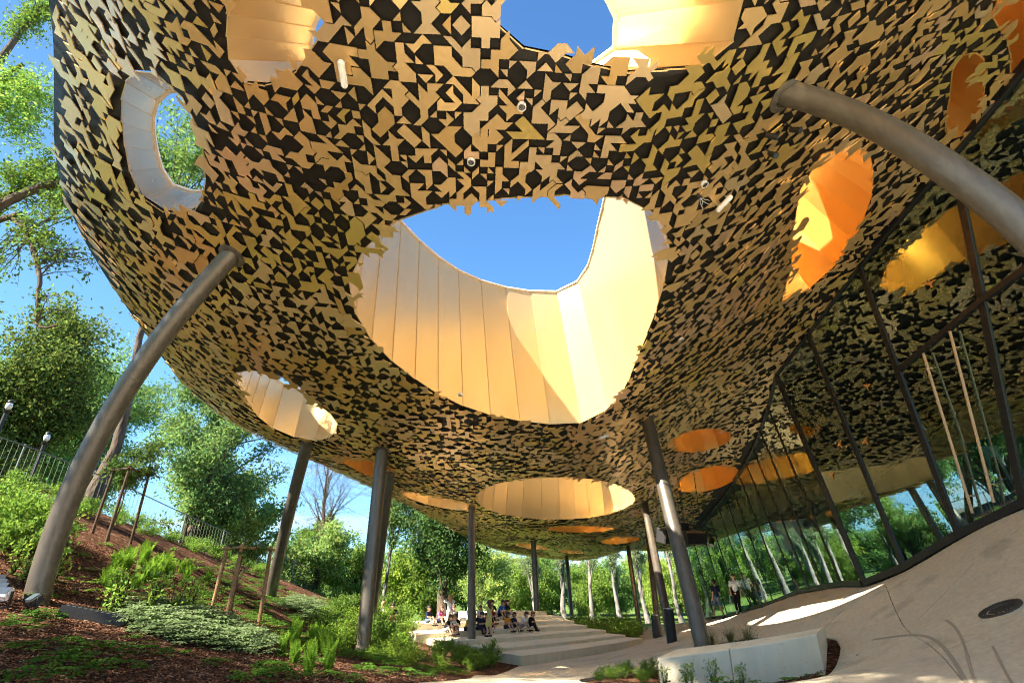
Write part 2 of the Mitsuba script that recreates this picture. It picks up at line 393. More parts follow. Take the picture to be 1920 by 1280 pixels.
# ------------------------------------------------------------------ canopy: the star-shaped panels
def star_tile(N, seed=3):
    """A square lattice of N x N cells, each cut into four triangles (south, east, north, west), with black openings that touch
    at corners, and what is left cut into panels: a list of lists of (i, j, t); indices wrap round."""
    rd = random.Random(seed)
    LL, LR, UR, UL, SQ = (0, 3), (0, 1), (2, 1), (2, 3), (0, 1, 2, 3)
    base = [([(0, 0, SQ)], 2.4), ([(0, 0, LL)], 1.8), ([(0, 0, SQ), (1, 0, LL), (0, 1, LL)], 1.5), ([(0, 0, UL), (0, 1, LL)], 1.0),
            ([(0, 0, LR), (1, 0, SQ), (2, 0, UL)], 1.3), ([(0, 0, LR), (1, 0, UL)], 0.9),
            ([(0, 0, SQ), (0, 1, SQ), (1, 0, UL), (1, 1, LL)], 3.2), ([(0, 0, SQ), (1, 0, SQ), (0, 1, LR), (1, 1, LL)], 0.5),
            ([(0, 0, UR), (1, 0, SQ), (2, 0, UL), (0, 1, LR), (1, 1, SQ), (2, 1, LL)], 2.2),
            ([(0, 0, LR), (1, 0, UL), (0, 1, UR), (1, 1, LL)], 2.6), ([(0, 0, SQ), (1, 0, SQ), (2, 0, UL)], 1.2)]
    shapes, wts = [], []
    for sh, w in base:
        tri = [(i, j, t) for i, j, ts in sh for t in ts]
        for fl in (0, 1):
            for r in range(4):
                q = tri
                if fl:
                    q = [(-i, j, {0: 0, 1: 3, 2: 2, 3: 1}[t]) for i, j, t in q]
                for _ in range(r):
                    q = [(-j, i, (t + 1) % 4) for i, j, t in q]
                shapes.append(q); wts.append(w)
    corners = {0: ((0, 0), (1, 0)), 1: ((1, 0), (1, 1)), 2: ((1, 1), (0, 1)), 3: ((0, 1), (0, 0))}

    def near(i, j, t):
        o = {0: (0, -1, 2), 1: (1, 0, 3), 2: (0, 1, 0), 3: (-1, 0, 1)}[t]
        return [(i, j, (t + 1) % 4), (i, j, (t + 3) % 4), ((i + o[0]) % N, (j + o[1]) % N, o[2])]

    black, touched = set(), {}

    def attempt(i0, j0, need, most):
        sh = rd.choices(shapes, wts)[0]
        tri = [((i + i0) % N, (j + j0) % N, t) for i, j, t in sh]
        own = set(tri)
        vs = set()
        for q in tri:
            if q in black:
                return False
            for a in near(*q):
                if a in black and a not in own:
                    return False
            for c in corners[q[2]]:
                vs.add(((q[0] + c[0]) % N, (q[1] + c[1]) % N))
        n = sum(touched.get(c, 0) > 0 for c in vs)
        if n < need or n > most or any(touched.get(c, 0) > 1 for c in vs):
            return False
        black.update(tri)
        for c in vs:
            touched[c] = touched.get(c, 0) + 1
        return True

    for k in range(N * N // 40):
        attempt(rd.randrange(N), rd.randrange(N), 0, 0)
    for need, rounds in ((2, 12), (3, 6), (1, 4)):
        for k in range(N * N * rounds // 2):
            attempt(rd.randrange(N), rd.randrange(N), need, 5)
    gold = {(i, j, t) for i in range(N) for j in range(N) for t in range(4)} - black
    out, left = [], set(gold)
    for s in sorted(gold):
        if s not in left:
            continue
        comp, todo = [s], [s]
        left.discard(s)
        while todo:
            for a in near(*todo.pop()):
                if a in left:
                    left.discard(a); comp.append(a); todo.append(a)
        parts = max(1, round(len(comp) / 26))
        if parts == 1:
            out.append(comp); continue
        cs = set(comp)
        srcs = [comp[0]]

        def bfs(ss):
            d = {q: 0 for q in ss}; td = list(ss); k = 0
            while k < len(td):
                q = td[k]; k += 1
                for a in near(*q):
                    if a in cs and a not in d:
                        d[a] = d[q] + 1; td.append(a)
            return d
        dcur = bfs(srcs)
        while len(srcs) < parts:
            far = max(dcur, key=lambda q: (dcur[q], q))
            srcs.append(far)
            d2 = bfs([far])
            for q in dcur:
                dcur[q] = min(dcur[q], d2[q])
        own = {q: k for k, q in enumerate(srcs)}
        td = list(srcs); k = 0
        while k < len(td):
            q = td[k]; k += 1
            for a in near(*q):
                if a in cs and a not in own:
                    own[a] = own[q]; td.append(a)
        grp = [[] for _ in srcs]
        for q, w in own.items():
            grp[w].append(q)
        out += grp
    return out, len(black) / (4 * N * N)


UNIT, TILE = 0.090, 96
tile_pieces, _ = star_tile(TILE)
QUAD = ((0, 0), (1, 0), (1, 1), (0, 1))
shapes2d = []
for comp in tile_pieces:
    if len(comp) <= 2 and rng.random() < 0.15:
        continue
    i0, j0, _t = comp[0]
    tris = []
    for i, j, t in comp:
        di = (i - i0 + TILE // 2) % TILE - TILE // 2 + i0
        dj = (j - j0 + TILE // 2) % TILE - TILE // 2 + j0
        p, q = QUAD[t], QUAD[(t + 1) % 4]
        tris.append(Polygon([(di + p[0], dj + p[1]), (di + q[0], dj + q[1]), (di + 0.5, dj + 0.5)]))
    u = unary_union(tris).buffer(-0.055, join_style=2).simplify(0.02)
    for g in getattr(u, 'geoms', [u]):
        if g.area < 0.12 or g.is_empty:
            continue
        v2, f2 = trimesh.creation.triangulate_polygon(g, engine='earcut')
        v2 = np.asarray(v2, float)[:, :2]
        e = np.sort(np.vstack([f2[:, [0, 1]], f2[:, [1, 2]], f2[:, [2, 0]]]), 1)
        ue, cnt = np.unique(e, axis=0, return_counts=True)
        d = np.vstack([f2[:, [0, 1]], f2[:, [1, 2]], f2[:, [2, 0]]])
        bset = {tuple(x) for x in ue[cnt == 1]}
        bd = np.array([x for x in d if tuple(sorted(x)) in bset])
        c = np.array(g.centroid.coords[0])
        shapes2d.append((c * UNIT, (v2 - c) * UNIT, np.asarray(f2), bd, g.area * UNIT ** 2))
LAT = np.array([[math.cos(0.06), -math.sin(0.06)], [math.sin(0.06), math.cos(0.06)]])
W_ = TILE * UNIT
reps = [(a, b, k) for a in range(-2, 4) for b in range(-2, 7) for k in range(len(shapes2d))]
cen = np.array([shapes2d[k][0] + [a * W_ + 1.7, b * W_ + 0.9] for a, b, k in reps]) @ LAT.T
reach = np.clip(cen[:, 1] - 4.0, 0, 26)                                # the panels grow larger and longer towards the far rim
grow_x, grow_y = 1 + 0.022 * reach, 1 + 0.085 * reach
cen = np.c_[cen[:, 0] * grow_x, cen[:, 1] + 0.0425 * reach ** 2 + (cen[:, 1] > 30) * (cen[:, 1] - 30) * 2.2]
inside = shapely.contains_xy(outline.buffer(-0.10), cen[:, 0], cen[:, 1]) & ~shapely.contains_xy(holes.buffer(-0.06), cen[:, 0], cen[:, 1])
inside &= (cen[:, 0] < facade_x(cen[:, 1]) + 0.3) & (cen[:, 1] < 56) & (cen[:, 1] > -2.5)
cen, grow_x, grow_y, reps = cen[inside], grow_x[inside], grow_y[inside], [r for r, k in zip(reps, inside) if k]
tx, ty, nn = canopy_frame(cen[:, 0], cen[:, 1])
zc = canopy_z(cen[:, 0], cen[:, 1])
gseed = rng.uniform([-9, -5], [13, 58], (420, 2))                      # bays of panels hung at one tilt
bay = cKDTree(gseed).query(cen)[1]
bay_tilt = rng.normal(0, 0.05, (len(gseed), 2))
bay_tone = rng.integers(0, 5, len(gseed))
bay_tone[rng.random(len(gseed)) < 0.5] = 0
THICK, HANG = 0.012, 0.035
built = []
cam = np.array([0, 0, CZ]); fw = np.array([0, math.cos(PITCH), math.sin(PITCH)])
for q, (_a, _b, k) in enumerate(reps):
    _c, r2, f2, bd, area = shapes2d[k]
    tilt = bay_tilt[bay[q]] + rng.normal(0, 0.03, 2)
    o = np.r_[cen[q], zc[q]] + nn[q] * (HANG + rng.uniform(-0.008, 0.010))
    r = (r2 @ LAT.T) * [grow_x[q], grow_y[q]]
    # plan offsets carried on to the tangent plane of the underside, then tilted a little
    n0 = nn[q]
    low = np.c_[r, -(r[:, 0] * n0[0] + r[:, 1] * n0[1]) / min(n0[2], -0.45)]
    n = n0 + tx[q] * tilt[0] + ty[q] * tilt[1]
    n /= np.linalg.norm(n)
    low = o + low - n * (low @ n)[:, None] + n0 * 0
    m = len(r)
    v = np.vstack([low + n * THICK, low])
    f = np.vstack([f2[:, ::-1], f2 + m, np.c_[bd[:, 0], bd[:, 1], bd[:, 0] + m], np.c_[bd[:, 1], bd[:, 1] + m, bd[:, 0] + m]])
    d = o - cam; w = np.dot(d, fw)
    size = area * grow_x[q] * grow_y[q] / w ** 2 * abs(np.dot(n, d / np.linalg.norm(d)))
    px, pz = d[0] / w, (-d[1] * math.sin(PITCH) + d[2] * math.cos(PITCH)) / w
    if w < 0.3 or abs(px) > 1.04 or abs(pz) > 0.70:
        size *= 1e-6
    tone = int(bay_tone[bay[q]]) if rng.random() < 0.75 else int(rng.integers(0, 5))
    built.append((size, v, f, tone))
built.sort(key=lambda t: -t[0])
for size, v, f, tone in built[:300]:
    put('star_panel', (v, f), GOLDS[tone], False, canopy)
rest = built[300:]
cols = np.vstack([np.tile(GOLD_RGB[t] * (0.92 + 0.12 * rng.random()), (len(v), 1)) for _, v, f, t in rest])
key = put('distant_star_panels', cat([(v, f) for _, v, f, _ in rest]), 'panel_gold_mixed', False, canopy, color=cols)
tag(key, kind='stuff')
print('panels', len(built))

# ------------------------------------------------------------------ columns
COLUMNS = [   # foot x, y, head x, y, radius, bow of the shaft, label
    (-5.77, 7.0, -4.10, 6.3, 0.135, (-0.56, 0.1), 'thick bronze-grey steel column rising from the mulch beside floodlights, nearest on the left'),
    (-6.76, 16.0, -5.38, 13.35, 0.15, (-0.05, 0), 'sunlit grey steel column standing on the bank right of the wooden tree stakes'),
    (-3.27, 13.0, -3.38, 13.29, 0.16, (0, 0), 'dark bronze column standing in the green shrubs at the foot of the bank'),
    (-4.35, 18.0, -3.62, 15.54, 0.12, (0, 0), 'slim column half hidden behind the dark bronze column in the shrubs'),
    (-1.28, 19.0, -1.53, 20.39, 0.13, (0, 0), 'slim grey column in front of the seated children, at the left end of the stone tiers'),
    (1.36, 30.0, 1.19, 30.5, 0.15, (0, 0), 'dark slim column rising behind the right end of the group of children'),
    (4.19, 40.0, 4.22, 42.95, 0.14, (0, 0), 'dark slim column in the distance, next right of the one behind the children'),
    (6.60, 30.0, 7.98, 37.92, 0.14, (0, 0), 'dark slim column at the right end of the stone tiers'),
    (6.25, 25.0, 7.60, 30.5, 0.14, (0, 0), 'dark column with a black bin at its foot, left of the hanging speakers'),
    (5.17, 19.0, 6.12, 24.61, 0.155, (0, 0), 'grey column with a tall black cylinder at its foot'),
    (3.60, 11.0, 3.55, 13.09, 0.16, (0, 0), 'thick grey column rising behind the low concrete bench'),
    (11.41, 29.0, 12.0, 33.0, 0.12, (0, 0), 'thin dark column close to the glass facade behind the walking couple'),
    (4.5, 3.2, 3.06, 4.09, 0.135, (0, 0), 'close bronze column sweeping across the upper right of the view'),
    (9.2, 4.6, 7.47, 5.63, 0.17, (0, 0), 'column end seen at the far right edge beside the facade'),
]
for x0, y0, x1, y1, r, (bx, by), lab in COLUMNS:
    c = thing('steel_column', lab, 'column', None)
    a = np.array([x0, y0, gz(x0, y0) - 0.3]); b = np.array([x1, y1, float(canopy_z(x1, y1)) + 0.04])
    t = np.linspace(0, 1, 33)[:, None]
    p = a + (b - a) * t + np.array([bx, by, 0]) * (4 * t * (1 - t))
    if (x1, y1) == (3.06, 4.09):      # the close column leans and bends over towards its head
        p = smooth_curve([a, (4.45, 3.3, 2.3), (4.24, 3.45, 4.13), (3.91, 3.6, 5.03), (3.62, 3.86, 5.86), b], 33)
    put('shaft', tube(p, r, 36), 'column_paint', 40, c)
    e = (p[-1] - p[-2]) / np.linalg.norm(p[-1] - p[-2])
    _tx, _ty, _n = canopy_frame(np.array([x1]), np.array([y1]))
    put('head_collar', moved(lathe([(r * 0.9, 0.0), (r * 1.45, 0.0), (r * 1.45, 0.012), (r * 1.15, 0.03), (r * 0.9, 0.03), (r * 0.9, 0.0)], 32), np.stack([_tx[0], _ty[0], _n[0]], 1), np.array([x1, y1, float(canopy_z(x1, y1))]) + _n[0] * 0.045), 'column_paint', 30, c)
    k = int(33 * 0.62)
    put('joint_ring', tube([p[k], p[k] + e * 0.012], r + 0.004, 36), 'column_paint', 40, c)
    u = (p[3] - p[2]) / np.linalg.norm(p[3] - p[2])
    foot = a + (b - a) * 0.0 + u * 0.34
    put('foot_ring', tube([foot, foot + u * 0.05], r * 1.05, 28), 'column_paint', 40, c)

# ------------------------------------------------------------------ facade
scene['coated_glass'] = {'type': 'blendbsdf', 'weight': 0.50,
                         'a': {'type': 'thindielectric', 'int_ior': 1.52, 'specular_transmittance': {'type': 'rgb', 'value': [0.26, 0.40, 0.37]}},
                         'b': {'type': 'twosided', 'b': {'type': 'conductor', 'specular_reflectance': {'type': 'rgb', 'value': [0.48, 0.72, 0.74]}}}}


def unit_(a):
    return a / np.linalg.norm(a)


facade = thing('glass_facade', 'tall reflective green-tinted glass curtain wall with black frames along the right of the plaza', 'facade')


def facade_bay(a0, a1, b0, b1, transom=None, label=None):
    """One pane between two mullions: a0, a1 its lower, b0, b1 its upper corners."""
    a0, a1, b0, b1 = (np.asarray(q, float) for q in (a0, a1, b0, b1))
    n = np.cross(a1 - a0, b0 - a0); n = n / np.linalg.norm(n) * 0.004
    levels = [0.0] + ([transom] if transom else []) + [1.0]
    for lo, hi in zip(levels[:-1], levels[1:]):
        q = [a0 + (b0 - a0) * lo, a1 + (b1 - a1) * lo, a1 + (b1 - a1) * hi, a0 + (b0 - a0) * hi]
        # one sheet per pane, hung a few millimetres out of true as real panes are
        q = np.array(q) + rng.normal(0, 0.004, (4, 1)) * n / 0.004
        put('glass_pane', (q, np.array([[0, 1, 2, 3]])), 'coated_glass', False, facade)
    if transom:
        p, q = a0 + (b0 - a0) * transom, a1 + (b1 - a1) * transom
        put('transom', beam(p, q, 0.10, 0.09), 'black_metal', False, facade)
    return n


NEAR = [((7.95, 3.0), (7.40, 1.0)), ((7.78, 5.0), (7.38, 2.6)), ((7.72, 6.5), (7.34, 4.2)), ((7.67, 8.0), (7.30, 6.4)), ((7.53, 9.2), (7.22, 9.0)), ((7.51, 10.7), (7.25, 11.3)), ((7.56, 12.1), (7.30, 13.2))]
FAR = [((7.60, 12.25), (7.32, 13.3)), ((8.10, 13.9), (7.9, 15.2)), ((8.6, 15.6), (8.4, 17.0)), ((9.08, 17.3), (8.8, 18.6)), ((9.55, 19.0), (9.15, 20.2)), ((9.95, 20.8), (9.5, 21.8)), ((10.3, 22.6), (9.8, 23.4)), ((10.65, 24.4), (10.1, 25.1)), ((11.0, 26.3), (10.4, 27.0)), ((11.2, 28.3), (10.7, 29.2)), ((11.38, 30.6), (11.0, 31.6)), ((11.5, 33.0), (11.25, 34.2)), ((11.6, 36.0), (11.5, 37.0))]
for name, row, w in (('near', NEAR, 0.05), ('far', FAR, 0.035)):
    P = [(np.array([*a, gz(*a) + 0.02]), np.array([*b, float(canopy_z(*b)) - 0.02])) for a, b in row]
    if name == 'far':
        P[0] = (P[0][0], P[0][1])
    for k, (p, q) in enumerate(P):
        put('mullion', beam(p, q, w, 0.12 if name == 'near' else 0.08, up=(0, 1, 0)), 'black_metal', False, facade)
    for k in range(len(P) - 1):
        (a0, b0), (a1, b1) = P[k], P[k + 1]
        facade_bay(a0, a1, b0, b1, 0.56 if name == 'near' and k in (2, 3) else None)
        put('base_rail', beam(a0 + [0, 0, 0.05], a1 + [0, 0, 0.05], 0.12, 0.12), 'black_metal', False, facade)
        put('head_rail', beam(b0, b1, 0.10, 0.14), 'black_metal', False, facade)
    globals()['FP_' + name] = P
# tall pull handles of the entrance doors
for t in (0.30, 0.62):
    (a0, b0), (a1, b1) = FP_near[3], FP_near[4]
    lo = a0 + (a1 - a0) * t; hi = b0 + (b1 - b0) * t
    p, q = lo + (hi - lo) * 0.04, lo + (hi - lo) * 0.54
    off = np.array([-0.09, 0, 0])
    put('door_handle', cat([tube([p + off, q + off], 0.022, 12), tube([p + (q - p) * 0.1, p + (q - p) * 0.1 + off], 0.012, 8), tube([p + (q - p) * 0.9, p + (q - p) * 0.9 + off], 0.012, 8)]), 'pale_wood', 40, facade)
mat('pale_wood', base_color=(0.52, 0.36, 0.20), roughness=0.5)
# cut-out birds stuck on the panes against bird strike
BIRD = Polygon([(0, 0.5), (0.06, 0.36), (0.12, 0.22), (0.30, 0.34), (0.55, 0.36), (0.78, 0.24), (0.50, 0.16), (0.28, 0.04), (0.12, -0.08), (0.10, -0.26), (0.20, -0.48), (0.02, -0.40), (-0.16, -0.50), (-0.08, -0.26), (-0.12, -0.08), (-0.28, 0.06), (-0.52, 0.14), (-0.80, 0.10), (-0.56, 0.28), (-0.32, 0.30), (-0.12, 0.20), (-0.06, 0.36)])
mat('bird_film', base_color=(0.55, 0.24, 0.06), roughness=0.6)
bv, bf = trimesh.creation.triangulate_polygon(BIRD, engine='earcut')
bv = np.asarray(bv)[:, :2]
for bay_, u_, w_, sz, tilt_ in ((4, 0.45, 0.60, 0.17, 0.5), (5, 0.25, 0.50, 0.16, -0.3), (5, 0.70, 0.42, 0.19, 0.2), (5, 0.55, 0.62, 0.15, 0.9), (4, 0.78, 0.44, 0.17, -0.2), (3, 0.40, 0.72, 0.16, 0.4)):
    (a0, b0), (a1, b1) = FP_near[bay_], FP_near[bay_ + 1]
    o = (a0 * (1 - u_) + a1 * u_) * (1 - w_) + (b0 * (1 - u_) + b1 * u_) * w_
    ex = unit_(a1 - a0); n_ = unit_(np.cross(ex, b0 - a0)); ey = np.cross(n_, ex)
    if n_[0] > 0:
        n_ = -n_
    q = bv @ np.array([[math.cos(tilt_), math.sin(tilt_)], [-math.sin(tilt_), math.cos(tilt_)]]) * sz
    put('bird_sticker', (o + n_ * 0.022 + q[:, :1] * ex + q[:, 1:] * ey, bf), 'bird_film', False, facade)
# the room behind the glass: floor, back wall, bookcases
mat('room_floor', base_color=(0.08, 0.07, 0.06), roughness=0.4)
mat('room_wall', base_color=(0.05, 0.05, 0.05), roughness=0.8)
base = [p for p, _ in FP_near] + [p for p, _ in FP_far]
inner = [(p[0] + 5.5, p[1]) for p in base]
v = np.vstack([[[p[0] + 0.05, p[1], p[2] + 0.02] for p in base], [[q[0], q[1], p[2] + 0.02] for p, q in zip(base, inner)]])
n = len(base)
i = np.arange(n - 1)
fl = (v, np.c_[i, i + 1, n + i + 1, n + i])
put('room_floor_slab', fl, 'room_floor', False, facade)
v = np.vstack([[[q[0], q[1], p[2]] for p, q in zip(base, inner)], [[q[0], q[1], p[2] + 6.5] for p, q in zip(base, inner)]])
put('room_back_wall', (v, np.c_[i, i + 1, n + i + 1, n + i]), 'room_wall', False, facade)
mat('shelf_green', base_color=(0.42, 0.46, 0.38), roughness=0.6)
scene['books'] = {'type': 'twosided', 'b': {'type': 'principled', 'base_color': {'type': 'mesh_attribute', 'name': 'vertex_color'}, 'roughness': 0.6}}
for k, (x, y) in enumerate([(8.5, 10.9), (8.55, 9.7)]):
    bc = thing('bookcase', 'pale bookcase full of books seen through the glass' + (', behind the pane left of the doors' if k == 0 else ', next to the entrance doors'), 'bookcase')
    z0 = gz(7.5, y) + 0.03; L, D, H = 1.15, 0.3, 1.7
    fr = [box((D, 0.03, H), (x, y - L / 2, z0 + H / 2)), box((D, 0.03, H), (x, y + L / 2, z0 + H / 2))]
    put('case', cat(fr), 'shelf_green', False, bc)
    for s in range(5):
        put('shelf', box((D, L - 0.032, 0.025), (x, y, z0 + 0.06 + s * 0.4)), 'shelf_green', False, bc)
    for s in range(4):
        yy = -L / 2 + 0.03; bk, co = [], []
        while yy < L / 2 - 0.08:
            w, hh = rng.uniform(0.02, 0.055), rng.uniform(0.2, 0.33)
            if rng.random() < 0.88:
                bk.append(box((rng.uniform(0.16, 0.24), w * 0.94, hh), (x - 0.02, y + yy + w / 2, z0 + 0.0735 + s * 0.4 + hh / 2)))
                co.append(np.tile(random.choice([(0.55, 0.5, 0.42), (0.1, 0.2, 0.22), (0.35, 0.09, 0.06), (0.5, 0.42, 0.2), (0.08, 0.12, 0.08), (0.6, 0.6, 0.58)]), (len(bk[-1][0]), 1)))
            yy += w
        k_ = put('book_row', cat(bk), 'books', False, bc, color=np.vstack(co))

# ------------------------------------------------------------------ ground: terrain, paving
def axis(lo, hi, fine0, fine1, d, D):
    return np.unique(np.r_[np.arange(lo, fine0, D), np.arange(fine0, fine1, d), np.arange(fine1, hi + D, D)])


X, Y = np.meshgrid(axis(-260, 260, -16, 22, 0.33, 6), axis(-90, 330, -6, 42, 0.33, 6), indexing='ij')
PLAZA = Polygon([(-0.60, 8.9), (-0.62, 10.2), (-0.45, 12.0), (-0.1, 14.5), (0.15, 16.6), (1.2, 18.6), (2.4, 20.6), (4.2, 21.8), (5.2, 24.0), (5.9, 27.5), (6.2, 30.0), (7.4, 36.0), (9.0, 44), (16, 44), (16, 36), (14, 20), (13.4, 12), (13.4, -24),
                 (-12, -24), (-7.0, -8), (-5.2, -2), (-4.75, 3.1), (-3.85, 4.15), (-3.2, 4.4), (-2.5, 5.2), (-1.5, 6.8), (-0.9, 8.0)])
PLANTER = Polygon([(0.95, 8.35), (1.5, 7.6), (2.6, 7.05), (3.6, 7.2), (4.1, 7.75), (4.9, 9.0), (4.6, 10.2), (4.3, 11.6), (3.3, 11.9), (2.9, 10.9), (2.2, 10.4), (1.3, 9.6)])
paved = PLAZA.difference(Polygon(smooth_curve(list(PLANTER.exterior.coords)[:-1] + [PLANTER.exterior.coords[0]], 60)).buffer(0))
Zg = ground_z(X, Y)
Zg += 0.10 * (meshkit.fbm(np.stack([X * 0.7, Y * 0.7, X * 0], -1), 3, seed=2) - 0.5)
inp = shapely.contains_xy(paved.buffer(0.05), X.ravel(), Y.ravel()).reshape(X.shape)
Zg -= np.where(inp, 0.12, 0.0)
_far = (np.abs(X) > 30) | (Y > 46) | (Y < -8)
ni, nj = X.shape
i, j = np.meshgrid(np.arange(ni - 1), np.arange(nj - 1), indexing='ij')
q = np.stack([i * nj + j, (i + 1) * nj + j, (i + 1) * nj + j + 1, i * nj + j + 1], -1).reshape(-1, 4)
V = np.stack([X, Y, Zg], -1).reshape(-1, 3)
lawn_q = (V[q].mean(1)[:, 1] > 27) | (V[q].mean(1)[:, 0] < -13.5) | (V[q].mean(1)[:, 0] > 15)
tag(put('planting_bed', (V, q[~lawn_q]), 'bark_mulch', True), 'sloping bank covered with brown bark mulch', None, None, 'structure')
tag(put('lawn_ground', (V, q[lawn_q]), 'lawn', True), 'grass around the canopy and under the trees', None, None, 'structure')


def draped(poly, lift, thick, edge=0.35, cx=None):
    v, f = slab(poly, thick, edge)
    v[:, 2] += ground_z(v[:, 0], v[:, 1]) + lift - thick
    return v, f


# paving cast in bays with open joints
CUTS = [[(7.5, 11.8), (6.2, 9.4), (5.1, 7.6), (4.2, 5.9), (3.0, 3.8), (2.0, 1.0), (1.5, -10)], [(4.4, 9.2), (5.6, 9.9), (7.0, 11.0), (9, 12.4)], [(-9, -6), (14, -4)], [(-9, -14), (14, -13)], [(-2, -24), (-1, 2), (0.4, 4.4)], [(8.3, 7.2), (6.2, 7.6), (4.9, 7.4)], [(8.2, 4.8), (5.6, 5.6), (4.05, 5.7)],
        [(-0.7, 11.0), (1.6, 11.6), (3.0, 12.6), (5.6, 14.0), (8.8, 14.6)], [(0.2, 16.8), (3.4, 16.0), (6.4, 16.4), (10, 17.5)], [(3.2, 21.2), (6.0, 20.4), (11, 21)], [(5.6, 26), (12, 26)], [(-4.9, 2.6), (0.4, 4.4), (3.0, 3.9), (5, 3.6), (9, 3.0)], [(0.0, 9.0), (0.9, 12.0), (2.1, 16.2), (4.4, 20.8), (6.6, 26), (8, 44)]]
cut = unary_union([LineString(smooth_curve(c, 30) if len(c) > 3 else c).buffer(0.0045) for c in CUTS])
bays = paved.difference(cut)
paving = tag(put('plaza_paving', draped(paved.buffer(-0.02), -0.012, 0.30, 0.5), 'joint_dark', False), 'pale tan concrete plaza sloping up towards the glass facade', None, None, 'structure')
mat('joint_dark', base_color=(0.07, 0.06, 0.05), roughness=0.9)
for g in sorted(bays.geoms, key=lambda g: -g.area):
    if g.area > 0.05:
        put('slab', draped(g, 0.0, 0.10, 0.35), 'paving_concrete', 20, paving)
# grey concrete corner of a path at the lower left, drain, manhole, floor outlet, tyre marks
mh = thing('manhole_cover', 'dark round cast iron manhole cover set in the pale paving near the right edge', 'manhole cover')


def floor_frame(x, y):
    e = 0.1
    n = np.array([-(gz(x + e, y) - gz(x - e, y)) / (2 * e), -(gz(x, y + e) - gz(x, y - e)) / (2 * e), 1])
    n /= np.linalg.norm(n)
    a = np.cross([0, 1, 0], n); a /= np.linalg.norm(a)
    return np.stack([a, np.cross(n, a), n], 1)


mat('cast_iron', base_color=(0.06, 0.055, 0.05), metallic=0.3, roughness=0.6)
F = floor_frame(5.08, 6.0); o = np.array([5.08, 6.0, gz(5.08, 6.0)])
put('frame_ring', moved(lathe([(0.17, -0.05), (0.21, -0.05), (0.21, 0.012), (0.17, 0.012), (0.17, -0.05)], 48), F, o), 'cast_iron', 30, mh)
put('cover_plate', moved(lathe([(0, -0.05), (0.162, -0.05), (0.162, 0.004), (0.14, 0.006), (0.135, -0.004), (0.02, -0.004), (0, -0.004)], 48), F, o), 'cast_iron', 30, mh)
for k in range(7):
    put('cover_rib', moved(box((0.02, 0.23 - 0.02 * abs(k - 3) ** 1.5, 0.008), ((k - 3) * 0.034, 0, 0.002)), F, o), 'cast_iron', False, mh)
x, y = 6.75, 11.4
fo = thing('floor_hatch', 'small dark rectangular hatch in the paving beside the bright patch of sun', 'hatch')
F = floor_frame(x, y); o = np.array([x, y, gz(x, y)])
put('frame', moved(cat([box((0.5, 0.03, 0.02), (0, s * 0.14, 0.002)) for s in (-1, 1)] + [box((0.03, 0.25, 0.02), (s * 0.235, 0, 0.002)) for s in (-1, 1)]), F, o), 'zinc', False, fo)
put('lid', moved(box((0.436, 0.246, 0.02), (0, 0, -0.002)), F, o), 'cast_iron', False, fo)
mat('rubber_mark', base_color=(0.31, 0.27, 0.205), roughness=0.8)
for pts, w in (([(4.9, 8.0), (4.75, 6.9), (4.1, 5.6), (3.3, 4.4), (2.7, 3.6)], 0.035), ([(5.0, 6.7), (4.2, 5.5), (3.3, 4.3), (2.85, 3.5)], 0.025), ([(4.3, 5.3), (3.7, 4.5), (3.2, 3.8)], 0.02)):
    c = smooth_curve(pts, 40)
    strip = LineString(c).buffer(w / 2)
    v, f = slab(strip, 0.002, 0.2)
    v[:, 2] += ground_z(v[:, 0], v[:, 1]) + 0.0025
    tag(put('tyre_mark', (v, f), 'rubber_mark', True), {0.035: 'longest and darkest curved tyre mark on the pale paving', 0.025: 'thinner curved tyre mark running beside the longest one', 0.02: 'short faint tyre mark nearest the lower edge of the view'}[w], 'tyre mark', 'tyre marks on the paving')

# ------------------------------------------------------------------ the low bench
front = smooth_curve([(2.10, 8.62), (2.75, 8.22), (3.45, 8.02), (4.13, 7.98)], 25)
back = smooth_curve([(2.62, 9.45), (3.15, 9.1), (3.9, 8.85), (4.72, 8.85)], 25)
bench = thing('concrete_bench', 'low curved pale concrete bench wall in front of the thick grey column', 'bench')
tops = np.linspace(0.475, 0.83, 25)
for a, b in ((0, 11), (11, 25)):
    sl = slice(a, min(b + 1, 25))
    fr, bk, tp = front[sl].copy(), back[sl].copy(), tops[sl]
    m = len(fr)
    if a:
        fr[0] += [0.012, -0.002]; bk[0] += [0.012, 0]
    ch = 0.018
    rows = []
    for p, q, t in zip(fr, bk, tp):
        u = (q - p) / np.linalg.norm(q - p)
        rows.append([[*p, t - 1.0], [*p, t - ch], [*(p + u * ch), t], [*(q - u * ch), t + 0.02], [*q, t - ch + 0.02], [*q, t - 1.0]])
    v = np.array(rows).reshape(-1, 3)
    i, j = np.meshgrid(np.arange(m - 1), np.arange(5), indexing='ij')
    fq = np.stack([i * 6 + j, (i + 1) * 6 + j, (i + 1) * 6 + j + 1, i * 6 + j + 1], -1).reshape(-1, 4)
    tri = np.vstack([fq[:, [0, 1, 2]], fq[:, [0, 2, 3]], [[0, k + 1, k] for k in range(1, 5)], [[(m - 1) * 6, (m - 1) * 6 + k, (m - 1) * 6 + k + 1] for k in range(1, 5)]])
    put('bench_block', (v, tri), 'cast_concrete', 25, bench)

